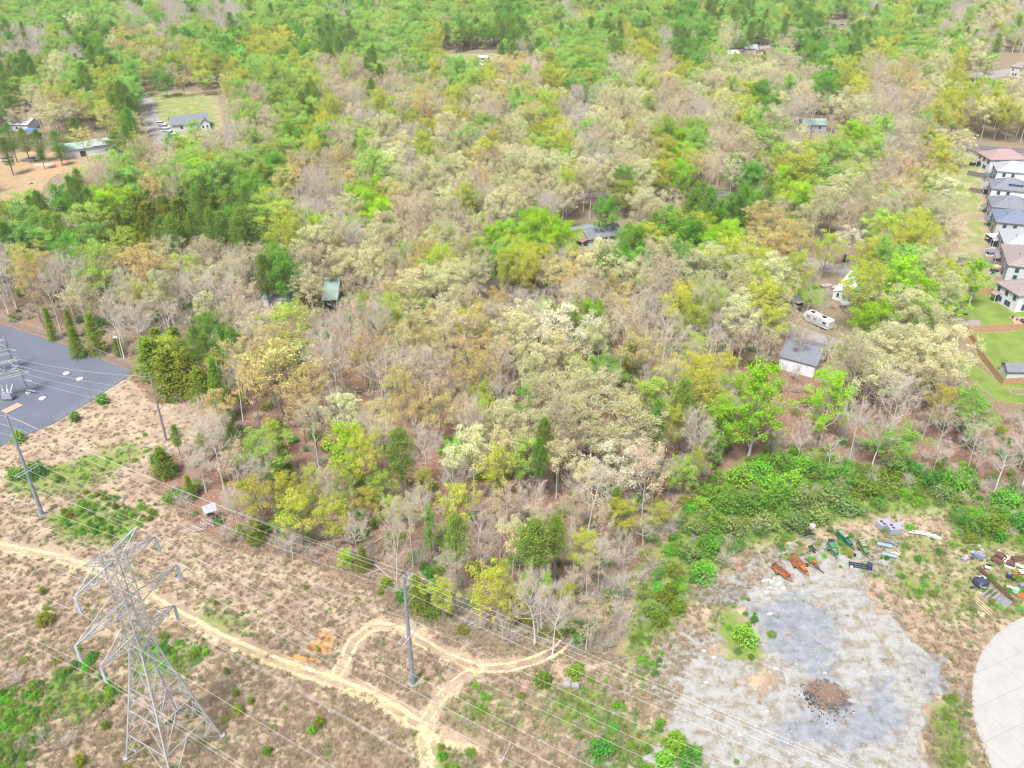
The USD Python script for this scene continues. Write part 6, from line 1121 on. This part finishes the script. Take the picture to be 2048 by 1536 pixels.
# --- travel trailer, vehicles
a, b = P(1660, 664), P(1610, 641); L = np.linalg.norm(b - a)
rv = thing('travel_trailer', 'long white travel trailer with dark windows parked on the gravel', 'travel trailer', (a + b) / 2 + np.array([.3, .9, 0]), math.atan2(b[1] - a[1], b[0] - a[0]))
body = trimesh.creation.box((L, 2.5, 2.5)); m = MB(); sec = [(-L / 2, .55), (L / 2 - .9, .55), (L / 2, 1.3), (L / 2 - .2, 2.6), (L / 2 - .8, 3.05), (-L / 2 + .3, 3.05), (-L / 2, 2.7)]; v_ = [(x_, s, z_) for s in (-1.25, 1.25) for x_, z_ in sec]; n7 = 7
m.add(v_, [[0, i, i + 1] for i in range(1, 6)] + [[7, 7 + i + 1, 7 + i] for i in range(1, 6)] + [[i, 7 + i, 7 + (i + 1) % 7] for i in range(7)] + [[i, 7 + (i + 1) % 7, (i + 1) % 7] for i in range(7)]); m.build('body', 'white_paint', rv)
for s in (-1.27, 1.27):
    MB().box((0, s, 1.2), (L * .94, .03, .25)).build('stripe', 'blue_grey', rv)
    for x_ in (-L * .32, L * .05, L * .3): MB().box((x_, s, 2.0), (1.1, .05, .7)).build('window', 'dark_glass', rv)
    for x_ in (-.5, .5): wheel(rv, (x_, s * .95, .38), .38, .25)
MB().box((L * .12, 1.29, 1.6), (.7, .04, 1.8)).build('door', 'grey_wall', rv)
for x_ in (-L * .2, L * .25): MB().box((x_, 0, 3.2), (1.0, .8, .32)).build('roof_unit', 'black_metal', rv)
MB().box((-L * .4, 0, 3.1), (.7, .7, .12)).build('roof_hatch', 'stone_pale', rv); MB().bar((L / 2, 0, .5), (L / 2 + 1.3, 0, .5), .14).build('drawbar', 'black_metal', rv)
def car(px, py, rz, paint, label, style='saloon', grp=None, name=None):
    pick_ = style == 'pickup'; t = thing(name or ('pickup_truck' if pick_ else 'parked_car'), label, 'pickup truck' if pick_ else 'car', P(px, py), rz, grp)
    prof = {'saloon': [(-2.2, .35), (2.2, .35), (2.25, .75), (1.2, .95), (-1.6, .98), (-2.25, .9)], 'suv': [(-2.25, .4), (2.25, .4), (2.3, .95), (1.2, 1.08), (-2.25, 1.1)], 'pickup': [(-2.7, .45), (2.6, .45), (2.65, 1.0), (1.5, 1.12), (-2.7, 1.1)]}[style]
    cab = {'saloon': [(-1.6, .96), (1.15, .94), (.45, 1.42), (-1.0, 1.42)], 'suv': [(-2.2, 1.08), (1.15, 1.06), (.5, 1.7), (-2.0, 1.72)], 'pickup': [(-.75, 1.1), (1.45, 1.1), (.8, 1.8), (-.55, 1.8)]}[style]
    def ext(sec, w0, w1):
        n = len(sec); zs = [z for _, z in sec]; wv = lambda z: w0 + (w1 - w0) * (z - min(zs)) / (max(zs) - min(zs)); v = [(x, s * wv(z), z) for s in (-1, 1) for x, z in sec]
        return v, [[0, i, i + 1] for i in range(1, n - 1)] + [[n, n + i + 1, n + i] for i in range(1, n - 1)] + [f for i in range(n) for f in ([i, n + i, n + (i + 1) % n], [i, n + (i + 1) % n, (i + 1) % n])]
    MB().add(*ext(prof, .92, .9)).build('body', paint, t); MB().add(*ext(cab, .86, .66)).build('window_band', 'dark_glass', t)
    zt = max(z for _, z in cab); xs = [x for x, z in cab if z > zt - .05]; MB().box(((min(xs) + max(xs)) / 2, 0, zt + .02), (max(xs) - min(xs) + .1, 1.3, .06)).build('roof', paint, t)
    if pick_: MB().box((-1.75, 0, 1.13), (1.7, 1.5, .04)).build('cargo_bed', 'black_metal', t)
    for sx in (-1.4, 1.4):
        for sy in (-.85, .85): wheel(t, (sx, sy, .34), .34, .2)
    return t
for k, (px, py, st, lab) in enumerate([(324, 250, 'suv', 'white van like car, farthest of the row beside the farmhouse'), (330, 257, 'pickup', 'white pickup, second of the row beside the farmhouse'), (334, 263, 'suv', 'white car, third of the row beside the farmhouse'), (340, 270, 'pickup', 'white pickup, nearest of the row beside the farmhouse')]): car(px, py, .1, 'car_white', lab, st, 'white vehicles beside the farmhouse')
car(66, 322, .05, 'car_silver', 'silver pickup parked on the red soil by a small pine', 'pickup'); car(14, 322, .15, 'car_white', 'white boat like car under the pine at the left edge', 'suv'); car(254, 316, .2, 'car_black', 'dark car at the right end of the long workshop', 'suv')
tag(MB().box(P(90, 331) + [0, 0, .3], (8.5, 1.1, .5), .06).build('white_beam', 'white_paint'), 'long white beam lying on the red soil clearing', 'beam'); tg = thing('small_ramp', 'small grey ramp alone on the red soil clearing', 'ramp', P(60, 368), .5); MB().slab([(-.8, -.6, .1), (.8, -.6, 1.1), (.8, .6, 1.1), (-.8, .6, .1)], .12).build('board', 'weathered_timber', tg); MB().bar((.75, 0, 0), (.75, 0, 1.1), .15).build('prop', 'weathered_timber', tg)
car(1500, 94, .1, 'car_silver', 'silver car by the far road pole', 'suv', 'cars by the far road'); car(1483, 97, .1, 'car_black', 'black car left of the silver one by the far road', 'suv', 'cars by the far road')
fpole = thing('road_pole', 'pale utility pole behind the far road cars', 'utility pole', P(1520, 92)); MB().tube([0, 0, 0], [0, 0, 11], .2, .13, 8).build('pole_shaft', 'stone_pale', fpole); MB().bar((-1.3, 0, 10), (1.3, 0, 10), .15).build('cross_arm', 'weathered_timber', fpole)
for k in range(6): car(1660 + k * 8, 54 - (k % 2) * 1.5, .3, 'car_white' if k != 3 else 'car_silver', f'{["first", "second", "third", "fourth silver", "fifth", "last"][k]} vehicle from the left in the far car park', 'suv', 'vehicles in the far car park')
ct = thing('canopy_truck', 'truck with a blue grey canopy and pale rear bar in the trees', 'truck', P(1590, 616), head((1578, 604), (1604, 622))); MB().slab([(-2.6, -1.3, 2.9), (1.8, -1.3, 2.9), (1.8, 1.3, 2.9), (-2.6, 1.3, 2.9)], .25).build('canopy', 'blue_grey', ct); MB().box((-.4, 0, 1.4), (4.2, 2.2, 1.6)).build('body', 'black_metal', ct); MB().box((1.95, 0, 2.75), (.35, 2.6, .3)).build('pale_bar', 'cream_board', ct); MB().box((2.6, 0, 1.1), (1.6, 1.9, 1.1)).build('bonnet', 'navy_metal', ct)
for sx in (-1.6, 2.4):
    for sy in (-.95, .95): wheel(ct, (sx, sy, .42), .42, .28)
car(1432, 660, .9, 'car_silver', 'blue silver car half hidden under the olive trees', 'suv'); car(1691, 520, 1.2, 'car_black', 'dark car on the lane above the white mobile home', 'suv'); car(1680, 553, 1.3, 'car_silver', 'pale car under lime trees right of the mobile home', 'suv') if False else car(1755, 567, .9, 'car_white', 'white car under the lime trees right of the mobile home', 'suv')
dk = thing('flat_trailer', 'small flat trailer with timber left of the white mobile home', 'trailer', P(1652, 574), .3); MB().box((0, 0, .7), (3.6, 1.9, .12)).build('deck', 'weathered_timber', dk); MB().box((0, .9, .95), (3.6, .06, .4)).build('side_board', 'weathered_timber', dk)
for sy in (-1, 1): wheel(dk, (-.3, sy, .35), .35, .2)
MB().bar((1.8, 0, .6), (3, 0, .5), .1).build('drawbar', 'black_metal', dk)
sw = thing('toy_slide', 'red and blue play slide on bare soil under the trees', 'play slide', P(1462, 708)); MB().slab([(-1.6, -.4, 1.2), (.6, -.4, .2), (.6, .4, .2), (-1.6, .4, 1.2)], .12).build('slide', 'red_plastic', sw); MB().box((-1.8, 0, .6), (.5, .9, 1.2)).build('tower', 'blue_plastic', sw); MB().box((1.4, .3, .3), (.9, .9, .5)).build('sandbox', 'red_plastic', sw)
for k in range(14): 
    c = P(1654 + (k % 7) * 3, 467 - (k // 7) * .8) + [0, 0, .3 + .45 * (k // 7)]; tag(MB().tube(c - [1.1, 1.0, 0], c + [1.1, 1.0, 0], .22, n=8).build('lane_log', 'rust'), f'brown log, {ONES[k % 7]} from the left, {["lower", "upper"][k // 7]} row of the pile beside the lane', 'log', 'logs piled beside the upper lane')
st_ = thing('grey_shelter', 'low pale roofed shelter beyond the travel trailer', 'shelter', P(1693, 618), .05); MB().box((0, 0, 2.0), (4.2, 2.2, .12)).build('roof', 'metal_pale', st_)
for sx in (-1.9, 1.9):
    for sy in (-.9, .9): MB().bar((sx, sy, 0), (sx, sy, 2.0), .1).build('post', 'weathered_timber', st_)
# ------------------------------------------------------------------ thin spring haze
usdkit.material(stage, LK + 'haze', {"v": ("principled_volume", {"color": (.90, .95, 1.0), "density": .00006, "anisotropy": .2})}, volume="v.volume")
hz = MB().box((0, 600, 58), (9000, 8000, 122)).build('haze', 'haze'); tag(hz, 'thin pale spring haze over the woods', None, None, 'stuff')
